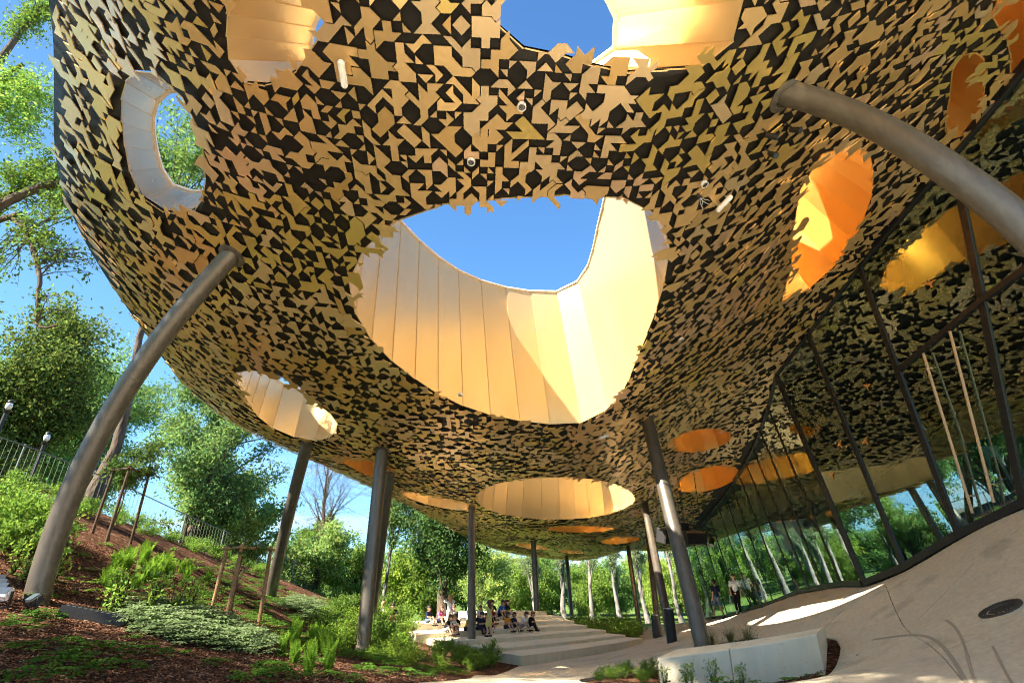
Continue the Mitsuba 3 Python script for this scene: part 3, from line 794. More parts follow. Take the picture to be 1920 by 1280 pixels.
# ------------------------------------------------------------------ the stone tiers
tiers = thing('seating_tiers', 'stepped pale concrete seating tiers on which the children sit', 'seating tiers')
TIERS = [  # left end, middle, right end in plan, top heights left and right
    ((0.23, 17.0), (2.6, 19.3), (4.9, 22.2), -0.47, -0.50), ((-0.60, 17.6), (1.9, 19.9), (4.3, 22.3), -0.37, -0.40), ((-2.10, 18.2), (0.9, 20.4), (3.6, 22.5), -0.24, -0.26),
    ((-3.10, 18.9), (0.0, 21.0), (2.9, 22.8), -0.09, -0.12), ((-3.60, 19.9), (-0.8, 21.8), (2.5, 23.4), 0.13, 0.0), ((-1.9, 21.6), (0.1, 22.8), (2.1, 24.2), 0.20, 0.12), ((-1.6, 22.8), (0.0, 23.8), (1.5, 25.0), 0.30, 0.24)]
for a, m, b, za, zb_ in TIERS:
    c = smooth_curve([a, m, b], 30)
    nb = 4
    for k in range(nb):
        s0, s1 = k * 29 // nb, (k + 1) * 29 // nb
        fr = c[s0:s1 + 1].copy()
        if k:
            fr[0] += (fr[1] - fr[0]) * 0.01
        t = np.gradient(fr, axis=0); t /= np.linalg.norm(t, axis=1, keepdims=True)
        bk = fr + np.c_[-t[:, 1], t[:, 0]] * 1.3
        zz = za + (zb_ - za) * np.linspace(s0 / 29, s1 / 29, len(fr))
        rows = [[[*p, z - 0.8], [*p, z - 0.012], [*(p * 0.99 + q_ * 0.01), z], [*q_, z], [*q_, z - 0.8]] for p, q_, z in zip(fr, bk, zz)]
        v = np.array(rows).reshape(-1, 3); mm = len(fr)
        i, j = np.meshgrid(np.arange(mm - 1), np.arange(4), indexing='ij')
        fq = np.stack([i * 5 + j, (i + 1) * 5 + j, (i + 1) * 5 + j + 1, i * 5 + j + 1], -1).reshape(-1, 4)
        tri = np.vstack([fq[:, [0, 1, 2]], fq[:, [0, 2, 3]], [[0, q_ + 1, q_] for q_ in range(1, 4)], [[(mm - 1) * 5, (mm - 1) * 5 + q_, (mm - 1) * 5 + q_ + 1] for q_ in range(1, 4)]])
        put('tier_block', (v, tri), 'cast_concrete', 25, tiers)

# ------------------------------------------------------------------ foliage
scene['leaf'] = {'type': 'principledthin', 'base_color': {'type': 'mesh_attribute', 'name': 'vertex_color'}, 'roughness': 0.55, 'diff_trans': 0.9, 'eta': 1.4}


def bark_col(p, n, uv):
    a = fbm(p.x * 9, p.y * 9, p.z * 2.2, 3)
    return mix((0.035, 0.026, 0.02), (0.16, 0.125, 0.095), a)


def pale_bark_col(p, n, uv):
    a = fbm(p.x * 6, p.y * 6, p.z * 3.5, 3)
    dark = smoothstep(0.52, 0.66, fbm(p.x * 3, p.y * 3, p.z * 1.3 + 4, 3))
    return mix((0.11, 0.10, 0.09), (0.30, 0.28, 0.255), a) * (1 - 0.75 * dark)


bumpy('bark', lambda p, n, uv: fbm(p.x * 14, p.y * 14, p.z * 3, 3), 0.05, base_color=proc(bark_col), roughness=0.9, specular=0.2)
bumpy('pale_bark', lambda p, n, uv: fbm(p.x * 10, p.y * 10, p.z * 4, 3), 0.03, base_color=proc(pale_bark_col), roughness=0.85, specular=0.2)


LEAF_GAIN = 2.1


def unit(v):
    return v / (np.linalg.norm(v, axis=-1, keepdims=True) + 1e-12)


def leaves(pts, size, col, rg, spread=0.35, droop=0.0, aspect=0.5, out=None, var=0.28):
    """One folded, pointed leaf (two triangles) at every point."""
    n = len(pts)
    s = size * rg.uniform(0.65, 1.3, n)[:, None]
    nrm = unit(rg.normal(0, 1, (n, 3)) * [1, 1, 0.8] + [0, 0, 1.0 - spread])
    d = rg.normal(0, 1, (n, 3)) - [0, 0, droop]
    if out is not None:
        d = d * 0.6 + unit(out) * 1.0
    d = unit(d - nrm * (d * nrm).sum(1, keepdims=True))
    w = np.cross(nrm, d)
    a, b = pts - d * s * 0.5, pts + d * s * 0.5
    mid = pts - d * s * 0.08 + nrm * s * 0.10
    l, r = mid - w * s * aspect * 0.5, mid + w * s * aspect * 0.5
    v = np.stack([a, l, b, r], 1).reshape(-1, 3)
    k = np.arange(n)[:, None] * 4
    f = np.stack([k + [0, 2, 1], k + [0, 3, 2]], 1).reshape(-1, 3)
    tone = np.clip(1 + rg.normal(0, var, (n, 1)), 0.45, 1.9)
    warm = rg.normal(0, 0.10, (n, 1))
    c = np.asarray(col)[None] * LEAF_GAIN * [1.22, 0.98, 1.15] * tone * np.concatenate([1 + warm, np.ones((n, 1)), 1 - warm], 1)
    return v, f, np.repeat(np.clip(c, 0.005, 0.6), 4, 0)


def join_leaves(ls):
    v, f = cat([(l[0], l[1]) for l in ls])
    return (v, f), np.vstack([l[2] for l in ls])


def limb(a, b, r0, r1, rg, wob=0.08, n=7, sag=0.0, sides=6):
    a, b = np.asarray(a, float), np.asarray(b, float)
    t = np.linspace(0, 1, n)[:, None]
    L = np.linalg.norm(b - a)
    o = np.cumsum(rg.normal(0, wob * L / n, (n, 3)), 0)
    o -= o[:1] + (o[-1:] - o[:1]) * t
    p = a + (b - a) * t + o + np.array([0, 0, 1]) * sag * L * (4 * t * (1 - t))
    return p, tube(p, r0 + (r1 - r0) * t[:, 0], sides, caps=False)


def tree_meshes(seed, height, radius, trunk_r, crown_lo, n_clumps, n_leaves, leaf_size, col, shape='round', lean=(0, 0), clump=0.3, fork=0.35, twigs=3, bare=0):
    """(wood, leaves, leaf colours): a tapered, forked trunk, a limb to every clump of the crown, twigs and single leaves."""
    rg = np.random.default_rng(seed)
    top = np.array([lean[0], lean[1], height * 0.9])
    n = 9
    t = np.linspace(0, 1, n)
    trunk = top * t[:, None] + np.cumsum(rg.normal(0, 0.012 * height, (n, 3)) * [1, 1, 0], 0) * (t > 0)[:, None]
    wood = [tube(trunk, trunk_r * (1 - 0.86 * t ** 0.8) * (1 + 0.5 * np.exp(-t * 14)), 10, caps=False)]
    cs, leafs = [], []
    zc, zr = (height + crown_lo) / 2, (height - crown_lo) / 2
    for k in range(n_clumps):
        for _ in range(50):
            d = unit(rg.normal(0, 1, 3))
            rr = rg.uniform(0.35, 0.92)
            h = d[2] * rr
            if shape == 'round':
                w = 1.0
            elif shape == 'spire':
                w = 0.15 + 0.95 * (1 - (h + 1) / 2) ** 0.9
            elif shape == 'column':
                w = 0.75 + 0.25 * math.sin((h + 1) * 5)
            else:
                w = 0.55 + 0.45 * (h + 1) / 2
            c = np.array([d[0] * rr * radius * w, d[1] * rr * radius * w, zc + h * zr])
            if all(np.linalg.norm((c - q) / [radius, radius, zr]) > 0.75 / n_clumps ** 0.42 for q in cs):
                break
        cs.append(c)
        tz = np.clip(c[2] / height - rg.uniform(0.10, 0.30), crown_lo / height * 0.6 + 0.02, 0.95)
        k0 = tz / 0.9
        base = np.array([np.interp(k0, t, trunk[:, i]) for i in range(3)])
        c = c + np.array([np.interp(c[2] / height, t * 0.9, trunk[:, i]) for i in range(2)] + [0])
        cs[-1] = c - np.array([0, 0, 0])
        br = trunk_r * (1 - 0.8 * min(k0, 1)) * 0.42
        p, m = limb(base, c, br, br * 0.25, rg, 0.10, 7, -0.06 if shape == 'spire' else 0.05)
        wood.append(m)
        cr = clump * radius * rg.uniform(0.7, 1.25)
        tw = []
        for _ in range(twigs):
            e = c + unit(rg.normal(0, 1, 3) + [0, 0, 0.2]) * cr * rg.uniform(0.7, 1.4)
            q, m = limb(p[rg.integers(3, 7)], e, br * 0.25, br * 0.07, rg, 0.12, 5, 0.04, 4)
            wood.append(m); tw.append(q)
            if bare and rg.random() < 0.9:
                for _2 in range(bare):
                    q2, m2 = limb(q[rg.integers(1, 5)], q[-1] + rg.normal(0, cr * 0.6, 3) + [0, 0, cr * 0.5], br * 0.10, br * 0.04, rg, 0.1, 4, 0, 3)
                    wood.append(m2)
        nl = int(n_leaves / n_clumps * rg.uniform(0.6, 1.4))
        if nl > 0:
            tw = np.vstack(tw + [p[4:]])
            src = tw[rg.integers(0, len(tw), nl)]
            sub = src + rg.normal(0, cr * 0.30, (nl, 3)) * [1, 1, 0.75]
            leafs.append(leaves(sub, leaf_size, np.asarray(col) * rg.uniform(0.8, 1.2), rg, out=sub - c, droop=0.5 if shape == 'spire' else 0.1))
    lv, lc = join_leaves(leafs) if leafs else (None, None)
    return cat(wood), lv, lc


def plant_tree(name, label, cat_, x, y, spec, group=None, turn=0.0, wood='bark', scale=1.0, z=None):
    key = thing(name, label, cat_, group)
    w, l, c = spec
    t = (x, y, (gz(x, y) if z is None else z) - 0.1)
    put('trunk', moved(w, rz(turn), t, scale), wood, 40, key)
    if l is not None:
        put('crown', moved(l, rz(turn), t, scale), 'leaf', False, key, color=c)
    return key


GREEN, BRIGHT, DARK, OLIVE, BLUEG = (0.075, 0.15, 0.025), (0.13, 0.235, 0.035), (0.035, 0.085, 0.02), (0.10, 0.16, 0.045), (0.055, 0.12, 0.045)
# the big trees on the hill at the left
plant_tree('conifer', 'dark drooping conifer at the left edge beyond the fence, with olive-tipped boughs', 'tree', -17.6, 18.0, tree_meshes(11, 8.2, 3.0, 0.22, 0.5, 46, 30000, 0.16, (0.06, 0.105, 0.022), 'spire', clump=0.32, twigs=5))
plant_tree('broadleaf_tree', 'tall light green broadleaf tree behind the nearest column', 'tree', -25.6, 28.6, tree_meshes(12, 13.6, 4.8, 0.3, 1.5, 70, 44000, 0.18, (0.085, 0.17, 0.04), 'round', clump=0.22, twigs=4))
plant_tree('broadleaf_tree', 'leafy grey-green tree leaning over the railing towards the canopy, beside the tall light green one', 'tree', -15.6, 26.0, tree_meshes(13, 10.6, 3.7, 0.24, 0.6, 60, 36000, 0.17, (0.08, 0.16, 0.045), 'round', lean=(0.4, 0), clump=0.22, twigs=4))
plant_tree('broadleaf_tree', 'low bright green tree at the lower right foot of the leaning tree', 'tree', -13.0, 27.0, tree_meshes(14, 4.6, 2.3, 0.14, 0.1, 34, 14000, 0.16, (0.10, 0.19, 0.045), 'round', clump=0.3))
plant_tree('broadleaf_tree', 'shaded broadleaf tree between the conifer and the tall light green tree', 'tree', -28.5, 31.0, tree_meshes(15, 11.2, 4.2, 0.25, 0.8, 36, 20000, 0.2, GREEN, 'round', clump=0.3))
plant_tree('broadleaf_tree', 'tall tree whose branches show through the left light well', 'tree', -12.1, 15.2, tree_meshes(16, 16.4, 3.2, 0.17, 10.6, 30, 11000, 0.15, (0.08, 0.16, 0.035), 'round', clump=0.3, lean=(-1.2, -0.3)))
plant_tree('broadleaf_tree', 'bushy tree behind the lamps at the left edge', 'tree', -21.0, 16.0, tree_meshes(18, 5.6, 3.4, 0.2, 0.2, 36, 24000, 0.2, DARK, 'round', clump=0.3))
plant_tree('broadleaf_tree', 'unseen dense dark tree added behind left to shade the bank', 'tree', -9.9, -1.0, tree_meshes(19, 12.5, 3.3, 0.25, 5.0, 40, 26000, 0.2, GREEN, 'round', clump=0.32))  # added out of view to cast shade on the bank
plant_tree('broadleaf_tree', 'bright green crown at the far upper left corner, added to shade the bank', 'tree', -12.0, 3.4, tree_meshes(20, 13.5, 3.0, 0.25, 5.5, 40, 26000, 0.18, BRIGHT, 'round', clump=0.32))  # added to shade the bank; only its edge reaches the view
# the old tree whose limbs reach in from the left
big = thing('overhanging_tree', 'old dark-limbed tree reaching in from the left edge over the bank with hanging twigs', 'tree')
rg = np.random.default_rng(21)
TX, TY, TZ = -14.6, 9.4, gz(-14.6, 9.4)
wood, lf = [], []
p, m = limb((TX, TY, TZ - 0.3), (TX + 0.6, TY, 8.2), 0.42, 0.26, rg, 0.03, 9, 0, 12); wood.append(m)
trunk_top = p[-1]
LIMBS = [([(TX + 0.5, TY, 7.6), (-12.2, 9.2, 8.6), (-11.3, 9.0, 9.05), (-10.6, 9.0, 9.55), (-9.75, 9.1, 9.65)], 0.17, 0.07), ([(TX + 0.5, TY, 7.2), (-12.0, 9.1, 8.0), (-11.1, 9.0, 8.6), (-10.6, 8.9, 8.75)], 0.15, 0.05),
         ([(-10.9, 9.0, 8.65), (-10.35, 8.9, 8.2), (-9.85, 8.9, 7.5), (-9.45, 8.9, 6.7), (-9.05, 8.9, 5.95), (-8.7, 8.9, 6.0)], 0.075, 0.02), ([trunk_top, (-13.6, 9.2, 11.0), (-12.9, 9.0, 12.8), (-12.4, 9.0, 13.4)], 0.2, 0.05),
         ([(-13.6, 9.2, 10.9), (-13.4, 9.0, 14.0), (-13.1, 8.9, 15.8)], 0.14, 0.04), ([(-12.2, 9.2, 8.7), (-11.6, 9.4, 9.9), (-10.7, 9.6, 10.8)], 0.08, 0.03)]
tips = []
for pts, r0, r1 in LIMBS:
    c = smooth_curve(pts, 22)
    c += np.cumsum(rg.normal(0, 0.014, c.shape), 0)
    wood.append(tube(c, np.linspace(r0, r1, len(c)), 8))
    tips.append(c)
CLUMPS = [((-12.7, 9.0, 12.7), 0.85, 4200, 1.4), ((-12.2, 8.9, 12.0), 0.6, 2600, 1.4), ((-13.3, 8.9, 15.9), 0.75, 2600, 0.9), ((-12.5, 8.9, 16.0), 0.5, 1400, 0.9), ((-11.2, 9.1, 10.1), 0.65, 2200, 0.9), ((-10.3, 9.2, 10.2), 0.5, 1500, 0.85), ((-11.7, 9.2, 9.4), 0.55, 1500, 0.9),
          ((-10.2, 9.1, 9.3), 0.42, 900, 0.8), ((-10.0, 8.9, 8.5), 0.40, 700, 0.8), ((-9.6, 8.9, 7.9), 0.36, 520, 0.75), ((-9.2, 8.9, 6.5), 0.28, 200, 0.7), ((-10.9, 8.9, 7.6), 0.45, 420, 0.8), ((-11.5, 8.9, 6.9), 0.4, 260, 0.8), ((-9.3, 9.2, 9.0), 0.4, 500, 0.8), ((-9.0, 9.0, 7.7), 0.3, 150, 0.7)]
allp = np.vstack(tips)
for c, r, nl, tone in CLUMPS:
    c = np.array(c)
    near_ = allp[np.argsort(np.linalg.norm(allp - c, axis=1))[:6]]
    tw = []
    for _ in range(9):
        e = c + unit(rg.normal(0, 1, 3) + [0, 0, -0.5]) * r * rg.uniform(0.5, 1.5)
        q, m = limb(near_[rg.integers(0, 6)], e, 0.016, 0.005, rg, 0.22, 8, 0.10, 4); wood.append(m); tw.append(q)
        for _2 in range(3):
            q2, m2 = limb(q[rg.integers(2, 8)], q[-1] + rg.normal(0, r * 0.5, 3) - [0, 0, r * 0.3], 0.006, 0.003, rg, 0.25, 6, 0.1, 3); wood.append(m2); tw.append(q2[2:])
    tw = np.vstack(tw)
    src = tw[rg.integers(0, len(tw), nl)] + rg.normal(0, r * 0.16, (nl, 3))
    lf.append(leaves(src, 0.085, np.array((0.075, 0.155, 0.025)) * tone, rg, droop=0.4))
put('trunk', cat(wood), 'bark', 40, big)
l, c = join_leaves(lf)
put('crown', l, 'leaf', False, big, color=c)

# the trees behind the tiers
def at(name, lab, x, y, spec, **k):
    return plant_tree(name, lab, 'tree', x, y, spec, **k)


at('half_bare_tree', 'half-dead tree with bare grey twigs against the sky, right of the sunlit column', -12.4, 36.0, tree_meshes(31, 11.8, 4.0, 0.22, 4.6, 22, 0, 0.2, GREEN, 'fan', clump=0.5, twigs=5, bare=6), wood='bark')
at('broadleaf_tree', 'loose light green tree growing round the foot of the half-dead tree', -12.6, 35.0, tree_meshes(32, 5.4, 2.6, 0.12, 0.3, 30, 15000, 0.2, (0.11, 0.20, 0.05), 'round', clump=0.3))
at('broadleaf_tree', 'rounded light green tree left of the dark bronze column in the shrubs', -10.6, 38.0, tree_meshes(33, 4.6, 2.6, 0.12, 0.1, 30, 15000, 0.2, (0.115, 0.205, 0.04), 'round', clump=0.3))
at('slender_tree', 'slender forked tree with a bare pinkish-grey trunk between the two columns left of the children', -8.3, 36.0, tree_meshes(34, 9.6, 2.0, 0.15, 4.6, 18, 9000, 0.17, (0.075, 0.15, 0.04), 'fan', lean=(0.9, 0), clump=0.34, twigs=4, bare=2), wood='pale_bark')
at('dark_tree', 'big dark-trunked broadleaf tree behind the seated children', -4.35, 36.5, tree_meshes(35, 9.8, 4.2, 0.46, 2.6, 52, 38000, 0.2, (0.045, 0.105, 0.028), 'fan', lean=(0.3, 0), clump=0.27, twigs=4))
BACK = [(-8.0, 44, 4.6, 2.6, BRIGHT, 'bright green bushy tree behind the slender forked tree'), (-6.2, 43, 4.9, 2.5, GREEN, 'mid green bushy tree left of the dark trunk behind the children'), (-3.1, 62, 7.0, 3.7, (0.13, 0.22, 0.05), 'yellow-green tree right of the dark trunk'),
        (-1.3, 70, 9.1, 3.5, (0.12, 0.19, 0.045), 'tall yellow-green pointed tree in the gap of sky right of the slim grey column'), (2.7, 68, 7.6, 3.9, GREEN, 'green tree between the first poplar and the slim column'), (5.3, 74, 9.2, 3.7, (0.06, 0.135, 0.03), 'deep green tree behind the second poplar'),
        (9.9, 72, 6.8, 3.7, GREEN, 'low green tree between the second and third poplars'), (13.6, 74, 7.4, 3.8, (0.06, 0.14, 0.035), 'low deep green tree behind the fourth poplar'), (18.0, 72, 10.1, 4.3, BRIGHT, 'bright green tree behind the rightmost poplars'),
        (22.6, 70, 10.7, 4.3, (0.12, 0.2, 0.04), 'yellowish green tree right of the poplars, beside the column with the bin'), (27.2, 68, 11.4, 4.6, GREEN, 'tall green tree behind the hanging speakers'), (32.3, 70, 11.8, 4.8, GREEN, 'tall green tree behind the far end of the facade'),
        (-15.5, 42, 5.6, 3.0, GREEN, 'green tree at the top of the bank left of the sunlit column'), (-17.5, 33, 6.4, 2.8, (0.09, 0.17, 0.045), 'light green tree on the hill behind the leaning tree'), (0.5, 78, 6.5, 3.9, (0.10, 0.19, 0.035), 'distant light green tree seen just right of the slim grey column')]
for k, (x, y, h, r, col, lab) in enumerate(BACK):
    at('broadleaf_tree', lab, x, y, tree_meshes(60 + k, h * (1.25 if x < -3 else 1.0), r, 0.14, 0.05 * h, 34, 16000, 0.24, col, 'round', clump=0.3, twigs=3))
far_wood = tree_meshes(90, 6.5, 3.2, 0.16, 0.2, 26, 9000, 0.34, (0.07, 0.145, 0.035), 'round', clump=0.34, twigs=2)
scene['far_tree'] = {'type': 'shapegroup', 'trunk': ply(far_wood[0], 'bark'), 'crown': ply(far_wood[1], 'leaf', color=far_wood[2])}
row = [(-44 + 5.4 * k + rng.uniform(-1.2, 1.2), 86 + rng.uniform(-5, 7)) for k in range(19)]
for k, (x, y) in enumerate(row):
    key = numbered('far_wood')if k == 0 else f'far_wood__{k:03d}'
    s_ = rng.uniform(1.05, 1.5)
    scene[key if k else 'far_wood__000'] = {'type': 'instance', 'g': {'type': 'ref', 'id': 'far_tree'}, 'to_world': T().translate([x, y, gz(x, y) - 0.2]).rotate([0, 0, 1], float(rng.uniform(0, 360))).scale([s_, s_, s_ * rng.uniform(0.8, 1.1)])}
tag('far_wood', 'wood of green trees closing the view far behind the poplars', None, None, 'stuff')
POPLARS = [(2.7, 61, 0.32, (-0.6, 0), 'leftmost poplar, with a white-patched trunk leaning left behind the children'), (5.6, 61, 0.35, (-0.1, 0), 'second poplar from the left, forked, with a brownish trunk'), (8.5, 61, 0.30, (0.1, 0), 'third poplar from the left, dense and narrow, with a dark trunk'), (11.4, 61, 0.30, (-0.5, 0), 'fourth poplar, with the whitest trunk'),
           (14.3, 61, 0.27, (-0.3, 0), 'fifth poplar, slim, with a crooked trunk'), (17.0, 58, 0.27, (-0.3, 0), 'poplar just right of the dark column at the end of the tiers'), (19.6, 58, 0.30, (-0.6, 0), 'pale-trunked poplar between the two columns with bins'), (22.3, 58, 0.27, (-0.4, 0), 'poplar behind the hanging speakers'), (25.4, 58, 0.27, (-0.3, 0), 'rightmost poplar, close to the thick grey column'), (25.5, 58, 0.27, (-0.3, 0), 'poplar beyond the glass facade corner')]
for k, (x, y, r, ln, lab) in enumerate(POPLARS):
    at('poplar', lab, x, y, tree_meshes(120 + k, 14.5 + (k % 3), 1.35, r * 0.8, 2.4 + 0.9 * (k % 3), 30, 10000, 0.18, (0.085, 0.14, 0.06), 'column', lean=ln, clump=0.42, twigs=4, bare=1), group='poplars behind the tiers', wood='pale_bark')

# ------------------------------------------------------------------ plants on the bank
def scatter(poly, n, gap, seed):
    rg = np.random.default_rng(seed)
    P = Polygon(poly) if not isinstance(poly, Polygon) else poly
    x0, y0, x1, y1 = P.bounds
    out = []
    for _ in range(n * 60):
        q = rg.uniform([x0, y0], [x1, y1])
        if P.contains(Point(q)) and all((q[0] - a) ** 2 + (q[1] - b) ** 2 > gap * gap for a, b in out):
            out.append((float(q[0]), float(q[1])))
            if len(out) >= n:
                break
    return out


def fern_mesh(seed, h=0.55, fronds=11, col=(0.17, 0.32, 0.035)):
    rg = np.random.default_rng(seed)
    ls, stems = [], []
    for k in range(fronds):
        a = k / fronds * 2 * np.pi + rg.uniform(-0.25, 0.25)
        L = h * rg.uniform(0.8, 1.25); open_ = rg.uniform(0.12, 0.5)
        t = np.linspace(0, 1, 16)[:, None]
        d = np.array([math.cos(a), math.sin(a), 0])
        p = d * (open_ * L * t ** 1.7) + np.array([0, 0, 1]) * L * (t - 0.25 * open_ * t ** 3)
        stems.append(tube(p, np.linspace(0.004, 0.0012, 16), 3, caps=False))
        side = np.cross(d, [0, 0, 1])
        for s in (-1, 1):
            for i in range(2, 15):
                w = 0.115 * math.sin(np.pi * (i / 15) ** 0.7) + 0.012
                base = p[i]; e = base + side * s * w + d * w * 0.25 + np.array([0, 0, 0.02])
                mid = (base + e) / 2
                up = np.array([0, 0, 0.017]) + d * 0.008
                ls.append((np.array([base, mid - up, e, mid + up]), np.array([[0, 1, 2], [0, 2, 3]]), np.tile(np.array(col) * rg.uniform(0.7, 1.3), (4, 1))))
    st = cat(stems)
    ls.append((st[0], st[1], np.tile(np.array(col) * 0.7, (len(st[0]), 1))))
    return join_leaves(ls)


def shrub_mesh(seed, h, r, n, size, col, upright=False, bare=0.25):
    rg = np.random.default_rng(seed)
    stems, tips = [], []
    ns = 9 if upright else 14
    for k in range(ns):
        a = rg.uniform(0, 2 * np.pi); rr = r * math.sqrt(rg.uniform(0.02, 1)) * (0.5 if upright else 1)
        e = np.array([math.cos(a) * rr, math.sin(a) * rr, h * rg.uniform(0.55, 1.05) * (1 - 0.35 * (rr / r) ** 2)])
        p, m = limb((e[0] * 0.15, e[1] * 0.15, 0), e, 0.006, 0.002, rg, 0.10, 8, 0.02, 3)
        stems.append(m); tips.append(p[max(1, int(8 * bare)):])
        for _ in range(0 if upright else 3):
            q, m = limb(p[rg.integers(3, 7)], e + rg.normal(0, r * 0.3, 3) * [1, 1, 0.6], 0.003, 0.0015, rg, 0.1, 5, 0.03, 3)
            stems.append(m); tips.append(q[1:])
    tp = np.vstack(tips)
    c = tp[rg.integers(0, len(tp), n)] + rg.normal(0, size * 0.7, (n, 3))
    c[:, 2] = np.maximum(c[:, 2], 0.02)
    ls = [leaves(c, size, col, rg, out=c * [1, 1, 0.3], aspect=0.55)]
    st = cat(stems)
    ls.append((st[0], st[1], np.tile((0.06, 0.05, 0.025), (len(st[0]), 1))))
    return join_leaves(ls)


def cover_mesh(seed, r, h, n, size, col, rim=None):
    """A low clump: leaves in whorls held flat over short stalks."""
    rg = np.random.default_rng(seed)
    ls = []
    for k in range(n):
        a = rg.uniform(0, 2 * np.pi); rr = r * math.sqrt(rg.random())
        c = np.array([math.cos(a) * rr, math.sin(a) * rr, h * (1 - 0.55 * (rr / r) ** 2) * rg.uniform(0.6, 1.1)])
        m = 5
        th = np.arange(m) / m * 2 * np.pi + rg.uniform(0, 6)
        d = np.stack([np.cos(th), np.sin(th), np.full(m, -0.22)], 1)
        w = np.stack([-np.sin(th), np.cos(th), np.zeros(m)], 1)
        s = size * rg.uniform(0.7, 1.25)
        q = np.stack([c + d * s * 0.1, c + d * s * 0.55 - w * s * 0.24 + [0, 0, s * 0.1], c + d * s, c + d * s * 0.55 + w * s * 0.24 + [0, 0, s * 0.1]], 1).reshape(-1, 3)
        k4 = np.arange(m)[:, None] * 4
        f = np.stack([k4 + [0, 1, 2], k4 + [0, 2, 3]], 1).reshape(-1, 3)
        cc = np.asarray(col) * rg.uniform(0.7, 1.3)
        col4 = np.tile(cc * 1.5, (4 * m, 1))
        if rim is not None:
            col4[2::4] = rim; col4[1::4] = np.asarray(rim) * 0.85
        ls.append((q, f, col4))
    return join_leaves(ls)


def tuft_mesh(seed, h, n, col):
    rg = np.random.default_rng(seed)
    ls = []
    for k in range(n):
        a = rg.uniform(0, 2 * np.pi); d = np.array([math.cos(a), math.sin(a), 0]); w = np.array([-d[1], d[0], 0]) * 0.005
        L = h * rg.uniform(0.6, 1.1); o = rg.uniform(0.15, 0.8)
        t = np.linspace(0, 1, 6)[:, None]
        p = d * 0.03 * rg.random() + d * o * L * t ** 1.8 + np.array([0, 0, L]) * (t - 0.3 * o * t ** 2)
        ww = w * (1 - t * 0.9)
        v = np.vstack([p - ww, p + ww]); i = np.arange(5)
        ls.append((v, np.vstack([np.c_[i, i + 1, i + 7], np.c_[i, i + 7, i + 6]]), np.tile(np.array(col) * rg.uniform(0.7, 1.3), (12, 1))))
    return join_leaves(ls)


def proto(key, made):
    (m, c) = made
    scene[key] = {'type': 'shapegroup', 'foliage': ply(m, 'leaf', color=c)}
    return key


FERN = [proto(f'fern_{k}', fern_mesh(200 + k, 0.6)) for k in range(3)]
BUSH = [proto(f'bush_{k}', shrub_mesh(210 + k, 0.62, 0.45, 1500, 0.055, (0.075, 0.155, 0.02))) for k in range(3)]
LIGHTBUSH = [proto(f'light_bush_{k}', shrub_mesh(220 + k, 0.55, 0.40, 1000, 0.05, (0.088, 0.185, 0.028))) for k in range(3)]
DARKBUSH = [proto(f'dark_bush_{k}', shrub_mesh(225 + k, 0.8, 0.6, 1900, 0.07, (0.055, 0.12, 0.02))) for k in range(2)]
SPRIG = [proto(f'sprig_{k}', shrub_mesh(230 + k, 0.42, 0.2, 90, 0.055, (0.10, 0.20, 0.03), True)) for k in range(3)]
COVER = [proto(f'cover_{k}', cover_mesh(240 + k, 0.30, 0.14, 46, 0.062, (0.055, 0.125, 0.02))) for k in range(3)]
PALE = [proto(f'pale_{k}', cover_mesh(250 + k, 0.26, 0.20, 60, 0.06, (0.13, 0.21, 0.08), (0.27, 0.34, 0.19))) for k in range(3)]
WEED = [proto(f'weed_{k}', cover_mesh(260 + k, 0.12, 0.10, 9, 0.07, (0.10, 0.20, 0.03))) for k in range(3)]
TUFT = [proto(f'tuft_{k}', tuft_mesh(270 + k, 0.42, 60, (0.15, 0.17, 0.05))) for k in range(2)]


def instance(key, group, x, y, s, lift=0.0):
    sx = s * rng.uniform(0.85, 1.2)
    scene[key] = {'type': 'instance', 'g': {'type': 'ref', 'id': group}, 'to_world': T().translate([x, y, gz(x, y) + lift - 0.02]).rotate([0, 0, 1], float(rng.uniform(0, 360))).scale([sx, sx, s * rng.uniform(0.85, 1.25)])}


def plants(name, label, cat_, group, protos, spots, s0, s1):
    for k, (x, y) in enumerate(spots):
        key = thing(name, label, cat_, group)
        instance(key, protos[k % len(protos)], x, y, float(rng.uniform(s0, s1)))


def carpet(name, label, protos, spots, s0, s1):
    for k, (x, y) in enumerate(spots):
        instance(f'{name}__{k + 1:03d}', protos[k % len(protos)], x, y, float(rng.uniform(s0, s1)))
    USED.add(name)
    tag(name, label, None, None, 'stuff')


plants('fern', 'fresh green fern standing upright in the mulch right of the nearest column', 'fern', 'ferns on the bank', FERN, scatter([(-5.4, 8.0), (-6.0, 7.9), (-7.3, 10.6), (-6.9, 11.2), (-6.0, 9.6)], 14, 0.36, 1) + scatter([(-6.3, 10.4), (-6.9, 10.9), (-7.4, 13.3), (-6.8, 13.0)], 7, 0.4, 2), 0.4, 0.68)
plants('leafy_bush', 'mid green leafy bush at the foot of the dark bronze column', 'bush', 'bushes round the dark bronze column', BUSH + DARKBUSH, scatter([(-2.0, 12.6), (-2.9, 11.9), (-4.6, 13.6), (-5.5, 18), (-5.2, 22.5), (-3.6, 20), (-3.4, 17), (-2.6, 15)], 38, 0.5, 3), 0.5, 0.95)
plants('bright_bush', 'yellow-green bush in a row along the railing on top of the bank', 'bush', 'bushes along the railing', LIGHTBUSH, scatter([(-8.9, 10.2), (-10.6, 10.6), (-11.2, 12), (-11.0, 16), (-10.2, 20), (-9.2, 22), (-8.7, 20), (-9.4, 15.5), (-9.2, 12)], 40, 0.45, 4), 0.4, 0.75)
plants('edge_bush', 'airy bush of small pale leaves left of the nearest column', 'bush', 'bushes left of the nearest column', LIGHTBUSH, scatter([(-7.0, 7.7), (-8.3, 8.3), (-8.4, 9.0), (-7.2, 8.6)], 9, 0.3, 5), 0.9, 1.35)
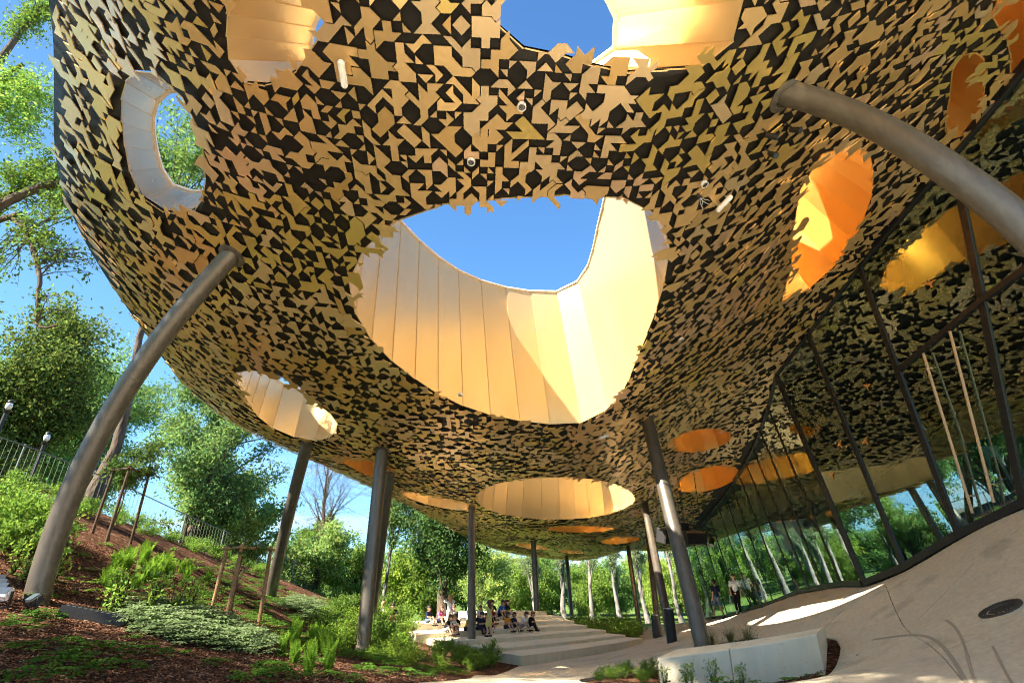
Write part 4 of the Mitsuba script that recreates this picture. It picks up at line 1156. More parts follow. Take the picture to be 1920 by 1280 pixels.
plants('low_bush', 'low green bush at the edge of the grey path in front of the tiers', 'bush', 'low bushes beside the path', BUSH, scatter([(-0.9, 13.4), (-0.35, 15.5), (-0.45, 17.4), (-1.2, 18.2), (-2.2, 16.4), (-1.8, 14)], 14, 0.5, 6), 0.45, 0.75)
plants('bright_sprig', 'thin upright sprig with bright leaves in the mulch beside the nearest column', 'plant', 'sprigs round the nearest column', SPRIG, scatter([(-4.9, 7.0), (-5.4, 7.5), (-5.1, 8.4), (-4.4, 8.4), (-4.3, 7.9)], 9, 0.25, 7) + scatter([(-6.0, 7.0), (-6.7, 7.4), (-6.4, 7.9), (-5.9, 7.6)], 5, 0.25, 8), 0.8, 1.5)
plants('feathery_bush', 'feathery bright green bush low on the bank near the path', 'bush', 'feathery bushes low on the bank', FERN, scatter([(-2.3, 6.6), (-3.0, 7.0), (-3.2, 8.6), (-4.4, 12.0), (-4.8, 13.8), (-4.1, 13), (-2.5, 8.8), (-2.0, 7.4)], 22, 0.36, 9), 0.32, 0.6)
plants('hedge_bush', 'green bush in the planting behind the right end of the tiers', 'bush', 'bushes behind the tiers', BUSH + DARKBUSH, scatter([(2.2, 25), (5.4, 25.6), (6.0, 29), (6.2, 32), (2.6, 31), (1.6, 27)], 34, 0.6, 10), 0.9, 1.5)
plants('planter_plant', 'small leafy plant in the mulch left of the low bench', 'plant', 'plants left of the low bench', BUSH, scatter([(1.15, 8.6), (1.9, 8.0), (2.1, 8.9), (2.4, 9.9), (2.7, 10.7), (1.9, 10.2), (1.3, 9.4)], 12, 0.3, 11), 0.16, 0.28)
plants('grass_tuft', 'tuft of long thin grass behind the low bench', 'grass', 'grass tufts behind the bench', TUFT, scatter([(3.0, 9.7), (4.3, 9.6), (4.3, 11.2), (3.9, 11.5)], 9, 0.28, 12), 0.7, 1.1)
plants('bench_sprig', 'small sprig growing in the mulch against the front of the bench', 'plant', 'sprigs in front of the bench', SPRIG, [(2.05, 8.15), (2.35, 7.95), (2.62, 7.9), (2.95, 7.75), (2.2, 7.7)], 0.5, 0.85)
carpet('ground_cover', 'dark green small-leaved ground cover spreading over the mulch', COVER, scatter([(-2.2, 9.2), (-2.6, 8.4), (-4.4, 8.4), (-5.2, 9.0), (-6.2, 11), (-7.6, 12.5), (-8.4, 16), (-8.6, 19.5), (-6.6, 19), (-4.6, 14.6), (-2.6, 11.6)], 135, 0.27, 13) + scatter([(-3.1, 4.7), (-3.9, 4.6), (-5.3, 5.8), (-5.4, 6.4), (-4.4, 6.1), (-3.2, 5.8)], 9, 0.35, 14) + scatter([(-1.0, 7.9), (-1.7, 6.9), (-2.9, 5.6), (-3.3, 6.3), (-2.6, 7.6), (-1.5, 8.5)], 8, 0.35, 15) + scatter([(-0.9, 9.4), (-2.0, 8.6), (-2.5, 10.6), (-2.2, 13.2), (-0.9, 13)], 12, 0.4, 16), 0.55, 1.0)
carpet('pale_ground_cover', 'pale white-edged ground cover forming a broad carpet on the bank', PALE, scatter([(-3.15, 7.45), (-3.0, 7.1), (-3.6, 6.85), (-4.2, 6.65), (-4.95, 7.3), (-5.1, 8.2), (-4.3, 8.3), (-3.7, 8.2)], 74, 0.14, 17) + scatter([(-5.4, 15.0), (-6.0, 14.9), (-6.8, 17.5), (-6.5, 19), (-5.7, 18.2)], 36, 0.24, 18) + scatter([(-8.3, 9.2), (-9.0, 9.2), (-10, 10.4), (-9.4, 10.9), (-8.8, 10.2)], 22, 0.26, 19), 0.8, 1.25)
carpet('scattered_weeds', 'small weeds scattered over the bark mulch', WEED, scatter([(-1.1, 8.4), (-3.2, 4.8), (-5.2, 5.8), (-6.6, 7), (-7.6, 9.5), (-9, 14), (-8.5, 20), (-5, 18), (-3, 12), (-1.2, 11)], 130, 0.3, 20) + scatter([(2.2, 7.2), (3.5, 7.3), (4.0, 7.8), (2.6, 8.1)], 5, 0.2, 21), 0.7, 1.4)
# loose bark chips lying on the mulch near the camera
rg = np.random.default_rng(31)
bed = Polygon([(-0.9, 8.3), (-2.4, 5.5), (-3.8, 4.3), (-5.2, 5.2), (-7.5, 7.2), (-8, 10), (-6, 12), (-3, 12.5), (-1.2, 11)])
pts = np.vstack([rg.uniform([-8, 4.2], [-0.9, 12.5], (26000, 2)), rg.uniform([2.0, 7.1], [4.1, 8.1], (900, 2))])
ok = shapely.contains_xy(bed, pts[:, 0], pts[:, 1]) | (shapely.contains_xy(PLANTER.buffer(-0.08), pts[:, 0], pts[:, 1]))
pts = pts[ok]
pz = ground_z(pts[:, 0], pts[:, 1]) + 0.10 * (meshkit.fbm(np.c_[pts * 0.7, pts[:, 0] * 0], 3, seed=2) - 0.5)
n = len(pts)
size = np.stack([rg.uniform(0.012, 0.045, n), rg.uniform(0.006, 0.016, n), rg.uniform(0.003, 0.008, n)], 1)
ang = rg.uniform(0, 6.28, n); tip = rg.normal(0, 0.35, n)
cv = np.array(trimesh.creation.box((1, 1, 1)).vertices); cf = np.array(trimesh.creation.box((1, 1, 1)).faces)
v = cv[None] * size[:, None]
v = np.stack([v[..., 0] * np.cos(tip)[:, None] - v[..., 2] * np.sin(tip)[:, None], v[..., 1], v[..., 0] * np.sin(tip)[:, None] + v[..., 2] * np.cos(tip)[:, None]], -1)
v = np.stack([v[..., 0] * np.cos(ang)[:, None] - v[..., 1] * np.sin(ang)[:, None], v[..., 0] * np.sin(ang)[:, None] + v[..., 1] * np.cos(ang)[:, None], v[..., 2]], -1)
v += np.c_[pts, pz + 0.008][:, None]
cc = np.array([(0.20, 0.095, 0.055), (0.12, 0.055, 0.033), (0.30, 0.18, 0.11), (0.08, 0.04, 0.028)])[rg.integers(0, 4, n)]
scene['chip'] = {'type': 'twosided', 'b': {'type': 'diffuse', 'reflectance': {'type': 'mesh_attribute', 'name': 'vertex_color'}}}
tag(put('bark_chips', (v.reshape(-1, 3), (cf[None] + np.arange(n)[:, None, None] * 8).reshape(-1, 3)), 'chip', False, color=np.repeat(cc, 8, 0)), 'loose brown bark chips lying on the mulch', None, None, 'stuff')

# ------------------------------------------------------------------ people
SKIN = [(0.52, 0.33, 0.24), (0.46, 0.28, 0.19), (0.58, 0.39, 0.29)]
for k, c in enumerate(SKIN):
    mat(f'skin_{k}', base_color=c, roughness=0.55, specular=0.3)
CLOTH = {'navy': (0.02, 0.028, 0.06), 'black': (0.013, 0.013, 0.015), 'teal': (0.08, 0.20, 0.21), 'lilac': (0.42, 0.34, 0.42), 'red': (0.34, 0.03, 0.04), 'white': (0.72, 0.72, 0.72), 'yellow': (0.62, 0.58, 0.20), 'orange': (0.62, 0.26, 0.03),
         'blue': (0.04, 0.12, 0.42), 'denim': (0.10, 0.15, 0.23), 'pink': (0.62, 0.12, 0.30), 'grey': (0.24, 0.24, 0.25), 'mustard': (0.52, 0.31, 0.03)}
for k, c in CLOTH.items():
    mat('cloth_' + k, base_color=c, roughness=0.9, specular=0.15)
HAIR = {'dark': (0.02, 0.014, 0.01), 'brown': (0.09, 0.05, 0.025), 'blond': (0.36, 0.22, 0.09)}
for k, c in HAIR.items():
    mat('hair_' + k, base_color=c, roughness=0.6)
mat('eye_dark', base_color=(0.02, 0.015, 0.012), roughness=0.3)
mat('lip', base_color=(0.40, 0.15, 0.12), roughness=0.5)
_ball = trimesh.creation.icosphere(2, 1.0)
_ball1 = trimesh.creation.icosphere(1, 1.0)


def hull2(a, ra, b, rb, ball=None):
    v = np.asarray((ball or _ball1).vertices)
    return manifold3d.Manifold.hull_points(np.vstack([np.asarray(a) + v * ra, np.asarray(b) + v * rb]))


def chain(parts):
    return manifold3d.Manifold.batch_boolean(parts, manifold3d.OpType.Add)


def soft(man, edge, it=6):
    m = man.refine_to_length(edge).to_mesh()
    t = trimesh.Trimesh(np.array(m.vert_properties[:, :3], float), np.array(m.tri_verts), process=True)
    trimesh.smoothing.filter_taubin(t, lamb=0.5, nu=0.52, iterations=it)
    return np.array(t.vertices), np.array(t.faces)


def pose(kind, rg):
    """Joints of a 1.7 m figure facing +y with its seat or feet at z = 0."""
    j = {}
    w = rg.uniform(-0.05, 0.05)
    if kind in ('stand', 'stand_arms', 'walk', 'walk_f'):
        j.update(pelvis=(0, 0, 0.93), waist=(0, 0.0, 1.08), chest=(0, 0.01, 1.28), neck=(0, 0.0, 1.45), head=(0, 0.03, 1.585))
        st = 0.17 if kind.startswith('walk') else 0.02
        j.update(hip_l=(-0.09, 0, 0.9), knee_l=(-0.10, st * 0.9 + 0.03, 0.49), ankle_l=(-0.10, st * 1.3, 0.075), toe_l=(-0.115, st * 1.3 + 0.17, 0.03))
        j.update(hip_r=(0.09, 0, 0.9), knee_r=(0.10, -st * 0.5 + 0.03, 0.49), ankle_r=(0.10, -st * 1.7, 0.075 + st * 0.4), toe_r=(0.115, -st * 1.6 + 0.165, 0.03))
        j.update(sh_l=(-0.18, 0, 1.39), el_l=(-0.23, -0.06 - st * 0.3, 1.12), wr_l=(-0.22, 0.06 - st * 0.2, 0.88), sh_r=(0.18, 0, 1.39), el_r=(0.23, -0.02 + st * 0.4, 1.12), wr_r=(0.22, 0.09 + st * 0.6, 0.89))
        if kind == 'stand_arms':
            j.update(el_l=(-0.30, 0.15, 1.42), wr_l=(-0.10, 0.20, 1.56), el_r=(0.30, 0.15, 1.40), wr_r=(0.10, 0.20, 1.55))
    else:
        lean = {'sit': 0.08, 'sit_lean': 0.26, 'sit_back': -0.10}[kind] + rg.uniform(-0.03, 0.03)
        j.update(pelvis=(0, 0, 0.11), waist=(0, lean * 0.35, 0.26), chest=(w * 0.5, lean * 0.8, 0.46), neck=(w, lean * 1.15, 0.62), head=(w, lean * 1.25 + 0.05, 0.755))
        k = 0.34 if kind == 'sit_lean' else 0.30
        drop = -0.16
        for s, n in ((-1, 'l'), (1, 'r')):
            f = 0.55 + rg.uniform(-0.05, 0.07)
            j['hip_' + n] = (s * 0.09, 0.02, 0.10)
            j['knee_' + n] = (s * (0.12 + rg.uniform(0, 0.06)), 0.40, k * 0.72)
            j['ankle_' + n] = (s * 0.12, f, drop + 0.075)
            j['toe_' + n] = (s * 0.13, f + 0.17, drop + 0.03)
            j['sh_' + n] = (s * 0.175 + w, lean * 1.05, 0.56)
            if kind == 'sit_back':
                j['el_' + n] = (s * 0.27, lean - 0.14, 0.34); j['wr_' + n] = (s * 0.27, -0.22, 0.10)
            else:
                j['el_' + n] = (s * 0.24, lean + 0.14, 0.33); j['wr_' + n] = (s * 0.09 + w, 0.42, k * 0.72 + 0.10)
    return {k: np.array(v, float) for k, v in j.items()}


def hand(wr, el, s):
    d = unit(wr - el); side = unit(np.cross(d, [0, 0, 1.0]) + 1e-6) * s
    palm = wr + d * 0.085
    nrm = np.cross(d, side)
    ms = [hull2(wr, 0.025, palm, 0.030), hull2(palm - side * 0.022, 0.018, palm + side * 0.022, 0.018)]
    for i, L in enumerate((0.062, 0.075, 0.07, 0.055)):
        b = palm + side * (i - 1.5) * 0.019
        m = b + d * L * 0.55 + nrm * 0.006
        ms += [hull2(b, 0.010, m, 0.009), hull2(m, 0.009, m + unit(d + nrm * 0.55) * L * 0.5, 0.007)]
    b = wr + d * 0.035 + side * 0.03
    m = b + unit(d + side * 0.9) * 0.04
    ms += [hull2(b, 0.013, m, 0.011), hull2(m, 0.011, m + unit(d + side * 0.2) * 0.032, 0.009)]
    return ms


def person(label, x, y, z, face, kind, top, bottom, hair, height, seed, long_hair=False, dress=False, child=True, group=None, sandals='black'):
    rg = np.random.default_rng(seed)
    j = pose(kind, rg)
    key = thing('person', label, 'person', group)
    s = height / 1.7
    hs = 1.22 if child else 1.0
    M = rz(face)
    up = unit(j['head'] - j['neck'])
    hd = j['head'] + up * 0.02 * hs
    fwd = unit(np.array([0, 1.0, -0.25 if kind == 'sit_lean' else -0.05])); side = np.array([1.0, 0, 0]); hu = np.cross(side, fwd)
    b = [hull2(j['pelvis'] + [-0.06, 0, 0], 0.10, j['pelvis'] + [0.06, 0, 0], 0.10), hull2(j['pelvis'], 0.125, j['waist'], 0.115), hull2(j['waist'], 0.115, j['chest'], 0.13),
         hull2(j['chest'] + [-0.06, 0, 0.03], 0.10, j['chest'] + [0.06, 0, 0.03], 0.10), hull2(j['chest'] + [0, 0, 0.05], 0.10, j['neck'] - up * 0.05, 0.065), hull2(j['neck'] - up * 0.05, 0.055, j['head'], 0.05),
         hull2(j['sh_l'], 0.05, j['sh_r'], 0.05)]
    for n, sg in (('l', -1), ('r', 1)):
        b += [hull2(j['hip_' + n], 0.085, j['knee_' + n], 0.052), hull2(j['knee_' + n], 0.053, (j['knee_' + n] * 0.62 + j['ankle_' + n] * 0.38) - fwd * 0.01, 0.050), hull2((j['knee_' + n] * 0.62 + j['ankle_' + n] * 0.38) - fwd * 0.01, 0.05, j['ankle_' + n], 0.036),
              hull2(j['ankle_' + n] - [0, 0.03, 0.03], 0.035, j['toe_' + n], 0.027), hull2(j['sh_' + n], 0.05, j['el_' + n], 0.038), hull2(j['el_' + n], 0.038, j['wr_' + n], 0.026)]
        b += hand(j['wr_' + n], j['el_' + n], -sg)
    # the head: skull, jaw, nose, ears
    def H(r, u, f):
        return hd + (side * r + hu * u + fwd * f) * hs
    b += [hull2(H(0, 0.03, -0.02), 0.098 * hs, H(0, 0.02, 0.015), 0.088 * hs, _ball), hull2(H(0, 0.0, 0.02), 0.08 * hs, H(0, -0.085, 0.045), 0.036 * hs, _ball), hull2(H(0, 0.005, 0.095), 0.010 * hs, H(0, -0.03, 0.112), 0.016 * hs)]
    for sg in (-1, 1):
        b.append(hull2(H(sg * 0.092, 0.0, -0.01), 0.014 * hs, H(sg * 0.096, -0.04, -0.008), 0.011 * hs))
    fin = lambda m: moved((m[0] * s, m[1]), M, (x, y, z))
    put('body', fin(soft(chain(b), 0.035 if child else 0.026, 3)), f'skin_{seed % 3}', True, key)
    e = 0.014
    t = [hull2(j['pelvis'] + [0, 0, 0.05], 0.125 + e, j['waist'], 0.118 + e), hull2(j['waist'], 0.118 + e, j['chest'], 0.132 + e), hull2(j['chest'] + [-0.06, 0, 0.03], 0.10 + e, j['chest'] + [0.06, 0, 0.03], 0.10 + e), hull2(j['sh_l'], 0.052 + e, j['sh_r'], 0.052 + e), hull2(j['chest'] + [0, 0, 0.05], 0.10 + e, j['neck'] - up * 0.07, 0.055 + e)]
    for n in 'lr':
        t.append(hull2(j['sh_' + n], 0.052 + e, j['sh_' + n] * 0.35 + j['el_' + n] * 0.65, 0.052 + e))
    if dress:
        for n in 'lr':
            t.append(hull2(j['pelvis'], 0.15, j['knee_' + n] * 0.9 + j['hip_' + n] * 0.1 + [0, 0, 0.02], 0.11))
    put('dress' if dress else 'shirt', fin(soft(chain(t), 0.04, 3)), 'cloth_' + top, True, key)
    if not dress:
        long_ = bottom.endswith('_long'); bc = bottom.replace('_long', '')
        q = [hull2(j['pelvis'] + [-0.05, 0, 0.02], 0.115 + e, j['pelvis'] + [0.05, 0, 0.02], 0.115 + e)]
        for n in 'lr':
            kn = j['knee_' + n] if long_ else j['hip_' + n] * 0.25 + j['knee_' + n] * 0.75
            q.append(hull2(j['hip_' + n], 0.09 + e, kn, 0.06 + e * 1.3))
            if long_:
                q.append(hull2(j['knee_' + n], 0.056 + e, j['ankle_' + n] + [0, 0, 0.03], 0.045 + e))
        put('trousers' if long_ else 'shorts', fin(soft(chain(q), 0.04, 3)), 'cloth_' + bc, True, key)
    for n in 'lr':
        put('shoe', fin(soft(chain([hull2(j['ankle_' + n] - [0, 0.035, 0.03], 0.045, j['toe_' + n], 0.036), hull2(j['ankle_' + n] - [0, 0.035, 0.045], 0.03, j['toe_' + n] - [0, 0, 0.004], 0.03)]), 0.03, 2)), 'cloth_' + sandals, True, key)
    hm = [hull2(H(0, 0.045, -0.03), 0.104 * hs, H(0, 0.052, 0.012), 0.09 * hs, _ball), hull2(H(0, 0.03, -0.045), 0.092 * hs, H(0, -0.05, -0.05), 0.062 * hs)]
    if long_hair:
        hm += [hull2(H(0, 0.0, -0.05), 0.085 * hs, H(0, -0.20, -0.085), 0.06 * hs), hull2(H(-0.06, 0.0, -0.02), 0.05 * hs, H(-0.07, -0.15, -0.04), 0.03 * hs), hull2(H(0.06, 0.0, -0.02), 0.05 * hs, H(0.07, -0.15, -0.04), 0.03 * hs)]
    put('hair', fin(soft(chain(hm), 0.03, 2)), 'hair_' + hair, True, key)
    for sg in (-1, 1):
        c = H(sg * 0.034, 0.008, 0.094)
        put('eye', fin(moved(_ball1, None, c, 0.011 * hs)), 'eye_dark', True, key)
    c = H(0, -0.062, 0.088)
    put('mouth', fin((np.asarray(_ball1.vertices) * [0.024 * hs, 0.008, 0.007 * hs] + c, np.asarray(_ball1.faces))), 'lip', True, key)
    return key


person('walking man in dark navy T-shirt and denim shorts, back turned, near the glass facade', 10.35, 29.0, gz(10.35, 29.0) + 0.03, 0.25, 'walk', 'navy', 'denim', 'dark', 1.76, 301, child=False)
person('walking woman in pale patterned T-shirt and long black trousers beside the man in shorts', 10.75, 27.4, gz(10.75, 27.4) + 0.03, math.pi - 0.5, 'walk', 'white', 'black_long', 'brown', 1.68, 302, long_hair=True, child=False, sandals='white')


def tier_top(i, f):
    a, m, b, za, zb_ = TIERS[i]
    c = smooth_curve([a, m, b], 30)
    k = f * 29
    p = np.array([np.interp(k, np.arange(30), c[:, q]) for q in (0, 1)])
    t = unit(np.array([np.interp(min(k + 1, 29), np.arange(30), c[:, q]) for q in (0, 1)]) - np.array([np.interp(max(k - 1, 0), np.arange(30), c[:, q]) for q in (0, 1)]))
    return p, np.array([-t[1], t[0]]), za + (zb_ - za) * f


# (tier, place along it, set back from its edge, turn, pose, top, bottom, hair, height, long hair, dress, label)
KIDS = [(4, 0.23, 0.30, 0.5, 'sit_lean', 'black', 'navy', 'dark', 0.97, 0, 0, 'child in black top sitting hunched forward at the left end of the main group'),
        (4, 0.185, 0.10, 0.3, 'sit', 'pink', 'navy', 'brown', 0.97, 1, 0, 'child in pink top sitting leftmost in the main group, beside the black top'),
        (3, 0.185, 0.15, 0.2, 'sit_lean', 'white', 'black', 'blond', 0.94, 1, 0, 'fair-haired child in white top bending forward on the lower tier'),
        (3, 0.225, 0.35, -0.3, 'sit_lean', 'black', 'black', 'dark', 0.97, 0, 0, 'child all in black crouched beside the fair-haired child in white'),
        (3, 0.21, 0.55, 2.9, 'stand_arms', 'white', 'white', 'blond', 1.08, 1, 0, 'girl in white top and white shorts standing with her back turned'),
        (3, 0.27, 0.12, 0.2, 'sit_lean', 'mustard', 'navy', 'brown', 0.94, 0, 0, 'child in mustard yellow top sitting just left of the slim grey column'),
        (4, 0.37, 0.25, 0.0, 'sit', 'grey', 'denim', 'dark', 1.01, 0, 0, 'child in grey top sitting right behind the slim grey column'),
        (3, 0.34, 0.15, 0.2, 'sit_lean', 'navy', 'navy_long', 'dark', 1.05, 0, 0, 'child in navy clothes with long legs hanging, right of the slim grey column'),
        (3, 0.39, 0.2, -0.4, 'sit_lean', 'pink', 'navy', 'dark', 0.97, 1, 0, 'dark-haired child in pink bent over beside the navy-clad child'),
        (4, 0.43, 0.3, 0.0, 'sit', 'white', 'black', 'dark', 0.97, 0, 0, 'child in white top in the row above the bent child in pink'),
        (2, 0.28, 0.5, 3.3, 'stand_arms', 'yellow', 'white', 'brown', 1.06, 1, 1, 'girl in pale yellow dress standing in front of the others'),
        (5, 0.3, 0.3, 0.0, 'sit', 'black', 'black', 'dark', 1.09, 0, 0, 'child in black sitting high at the back, left of the one in bright blue'),
        (5, 0.37, 0.3, 0.3, 'sit_lean', 'blue', 'black', 'dark', 1.09, 0, 0, 'child in bright blue top at the back of the group'),
        (5, 0.44, 0.35, 0.3, 'sit', 'black', 'denim', 'dark', 1.09, 1, 0, 'long-haired child in black at the back, right of the bright blue top'),
        (3, 0.5, 0.15, 0.3, 'sit', 'orange', 'navy', 'dark', 0.97, 1, 0, 'child in bright orange top with bare legs, right of the yellow dress'),
        (3, 0.545, 0.2, 0.5, 'sit', 'navy', 'black', 'dark', 0.94, 0, 0, 'child in navy top leaning sideways beside the orange top'),
        (3, 0.59, 0.15, 0.6, 'sit_lean', 'white', 'grey', 'dark', 0.97, 0, 0, 'child in white top and grey shorts, second from the right end of the group'),
        (3, 0.635, 0.15, 0.6, 'sit_lean', 'black', 'black_long', 'brown', 0.97, 0, 0, 'child in black at the right end of the group, bending over their knees'),
        (4, 0.13, 0.25, 0.4, 'sit', 'navy', 'denim', 'dark', 0.97, 0, 0, 'child in navy top sitting at the far left of the main group'),
        (3, 0.155, 0.1, 0.5, 'sit_lean', 'black', 'grey', 'brown', 0.95, 1, 0, 'long-haired child in black top on the lower row at the left of the main group'),
        (4, 0.29, 0.5, 0.1, 'sit', 'white', 'denim', 'brown', 0.97, 1, 0, 'child in white top sitting behind the girl who stands with her back turned'),
        (5, 0.10, 0.3, 0.2, 'sit', 'grey', 'black', 'dark', 1.05, 0, 0, 'grown helper in grey sitting high at the back left'),
        (4, 0.40, 0.55, -0.2, 'sit_lean', 'teal', 'navy', 'dark', 0.97, 0, 0, 'child in teal top sitting just right of the slim grey column'),
        (4, 0.50, 0.3, 0.2, 'sit', 'red', 'black', 'dark', 0.97, 0, 0, 'child in dark red top sitting between the yellow dress and the orange top'),
        (3, 0.42, 0.4, 0.1, 'sit', 'black', 'navy', 'blond', 0.97, 0, 0, 'fair-haired child in black right behind the yellow dress')]
for k, (i, f, back_, turn, kind, top, bot, hair, hh, lh, dr_, lab) in enumerate(KIDS):
    p, nrm, z = tier_top(i, f)
    q = p + nrm * back_
    face = math.atan2(-nrm[1], -nrm[0]) - math.pi / 2 + turn
    person(lab, q[0], q[1], z, face, kind, top, bot, hair, hh, 310 + k, bool(lh), bool(dr_))
# four on the low wall at the left
wall = thing('low_wall', 'low concrete wall behind the bushes at the top of the path, on which four children sit', 'wall')
WP = smooth_curve([(-6.9, 23.2), (-5.2, 21.6), (-4.2, 20.6), (-3.7, 19.7)], 20)
for a, b in ((0, 7), (7, 14), (14, 19)):
    seg = WP[a:b + 1]; t = unit(np.gradient(seg, axis=0)); bk = seg + np.c_[-t[:, 1], t[:, 0]] * -0.55
    zt = np.interp(np.arange(a, a + len(seg)), [0, 19], [0.42, 0.15])
    rows = np.array([[[*p, z - 0.9], [*p, z], [*q, z], [*q, z - 0.9]] for p, q, z in zip(seg + (0.004 if a else 0), bk, zt)]).reshape(-1, 3)
    m = len(seg); i, jx = np.meshgrid(np.arange(m - 1), np.arange(3), indexing='ij')
    fq = np.stack([i * 4 + jx, (i + 1) * 4 + jx, (i + 1) * 4 + jx + 1, i * 4 + jx + 1], -1).reshape(-1, 4)
    put('wall_block', (rows, np.vstack([fq[:, [0, 1, 2]], fq[:, [0, 2, 3]], [[0, 2, 1], [0, 3, 2]], [[4 * m - 4, 4 * m - 3, 4 * m - 2], [4 * m - 4, 4 * m - 2, 4 * m - 1]]])), 'cast_concrete', 25, wall)
for k, (f, top, bot, hair, kind, lh, lab) in enumerate([(6.5, 'navy', 'black', 'dark', 'sit_lean', 0, 'child in navy T-shirt sitting highest on the low wall, leftmost of the four'), (10.5, 'teal', 'denim_long', 'dark', 'sit_lean', 0, 'child in teal top writing, second from the left on the low wall'),
                                                        (14.2, 'lilac', 'black', 'blond', 'sit_lean', 1, 'blond child in lilac top bending down on the low wall'), (17.2, 'black', 'red', 'dark', 'sit', 0, 'child in black top with red shorts, rightmost on the low wall')]):
    p = np.array([np.interp(f, np.arange(20), WP[:, q]) for q in (0, 1)]); z = float(np.interp(f, [0, 19], [0.42, 0.15]))
    t = WP[min(int(f) + 1, 19)] - WP[int(f) - 1]; nrm = unit(np.array([t[1], -t[0]]))
    q = p + nrm * 0.25
    person(lab, q[0], q[1], z, -0.9 + math.pi + 0.35 * k, kind, top, bot, hair, 1.05, 340 + k, bool(lh))

# ------------------------------------------------------------------ small things
# railing on top of the bank
fence = thing('railing', 'thin grey metal railing of upright bars along the top of the bank', 'railing')
mat('rail_metal', base_color=(0.17, 0.20, 0.17), metallic=0.1, roughness=0.5)
FC = smooth_curve([(-12.6, 8.5), (-11.9, 12.0), (-11.4, 16.0), (-10.7, 20.0), (-9.9, 22.6), (-8.9, 24.6)], 400)
dist = np.r_[0, np.cumsum(np.linalg.norm(np.diff(FC, axis=0), axis=1))]


def fpt(s):
    x, y = np.interp(s, dist, FC[:, 0]), np.interp(s, dist, FC[:, 1])
    return np.array([x, y, gz(x, y)])


n = int(dist[-1] / 0.14)
for k in range(n + 1):
    p = fpt(k * dist[-1] / n)
    if k % 14 == 0:
        put('post', tube([p - [0, 0, 0.2], p + [0, 0, 0.92]], 0.024, 8), 'rail_metal', 40, fence)
    else:
        put('bar', tube([p + [0, 0, 0.10], p + [0, 0, 0.86]], 0.005, 5), 'rail_metal', 40, fence)
for h, r in ((0.88, 0.016), (0.10, 0.012)):
    put('rail', tube([fpt(s) + [0, 0, h] for s in np.linspace(0, dist[-1], 60)], r, 8), 'rail_metal', 40, fence)
# lanterns along the path on the hill
mat('opal', base_color=(0.85, 0.85, 0.83), roughness=0.35)
for k, (x, y, h, lab) in enumerate([(-13.2, 12.9, 1.75, 'white globe lantern on a dark post at the left edge, highest of three'), (-12.9, 14.0, 1.35, 'white lantern on a dark post left of the nearest column, behind the railing'), (-12.6, 15.6, 0.95, 'lowest of the three white lanterns, beside the nearest column')]):
    l = thing('lantern', lab, 'lantern')
    z = gz(x, y)
    put('post', tube([(x, y, z - 0.2), (x, y, z + h - 0.12)], 0.045, 12), 'black_metal', 40, l)
    put('globe', moved(lathe([(0, -0.10), (0.05, -0.095), (0.085, -0.05), (0.095, 0.02), (0.08, 0.10), (0.04, 0.13), (0, 0.135)], 24), None, (x, y, z + h), 0.8), 'opal', 50, l)
    put('cap', moved(lathe([(0, 0.12), (0.075, 0.125), (0.06, 0.16), (0.015, 0.19), (0, 0.19)], 20), None, (x, y, z + h)), 'black_metal', 40, l)
    put('cradle', moved(lathe([(0, -0.20), (0.05, -0.19), (0.085, -0.12), (0.07, -0.11), (0, -0.14)], 20), None, (x, y, z + h)), 'black_metal', 40, l)


# young trees tied between three stakes
def stake_wood(p, n, uv):
    a = fbm(p.x * 20, p.y * 20, p.z * 3, 3)
    return mix((0.17, 0.095, 0.045), (0.33, 0.20, 0.095), a)


bumpy('stake_wood', lambda p, n, uv: fbm(p.x * 40, p.y * 40, p.z * 5, 3), 0.012, base_color=proc(stake_wood), roughness=0.8)
mat('shaded_stake', base_color=(0.07, 0.045, 0.028), roughness=0.9)  # same wood as the other stakes, shade painted into the colour
for k, (pts, h, lab, sp) in enumerate([(((-4.80, 9.22), (-4.40, 8.95), (-4.22, 9.75)), 1.12, 'light wooden stakes joined by battens round a young tree, in the middle of the bank', (1.9, 0.35, 700)), (((-8.44, 10.95), (-7.95, 10.75), (-8.05, 11.6)), 1.45, 'wooden stakes in painted shade round a young tree just right of the nearest column', (2.4, 0.6, 2600))]):
    st = thing('tree_stake_frame', lab, 'stakes')
    tops = []
    c = np.mean(pts, 0)
    for (x, y) in pts:
        z = gz(x, y)
        q = np.array([x, y]) * 0.9 + c * 0.1
        p = np.array([[x, y, z - 0.3], [*((np.array([x, y]) + q) / 2), z + h / 2], [*q, gz(*c) + h]])
        put('stake', tube(p, [0.034, 0.033, 0.03] if k == 0 else [0.028, 0.027, 0.025], 12), 'shaded_stake' if k else 'stake_wood', 40, st)
        tops.append(p[-1])
    for a, b in ((0, 1), (1, 2)):
        d = unit(tops[b] - tops[a])
        o = np.cross(d, [0, 0, 1]) * 0.04
        put('batten', tube([tops[a] - d * 0.05 + o - [0, 0, 0.06], tops[b] + d * 0.05 + o - [0, 0, 0.06]], 0.022, 8), 'shaded_stake' if k else 'stake_wood', 40, st)
    put('tie', tube([np.r_[c, gz(*c) + h - 0.12] + 0.03 * np.array([math.cos(a), math.sin(a), 0]) for a in np.linspace(0, 6.3, 14)], 0.008, 6), 'black_plastic', 40, st)
    hh, rr, nl = sp
    plant_tree('young_tree', 'young tree tied between the ' + ('light' if k == 0 else 'dark') + ' wooden stakes', 'tree', c[0], c[1], tree_meshes(400 + k, hh, rr, 0.022, hh * 0.45, 12, nl, 0.075, (0.05, 0.10, 0.02), 'round', clump=0.4))
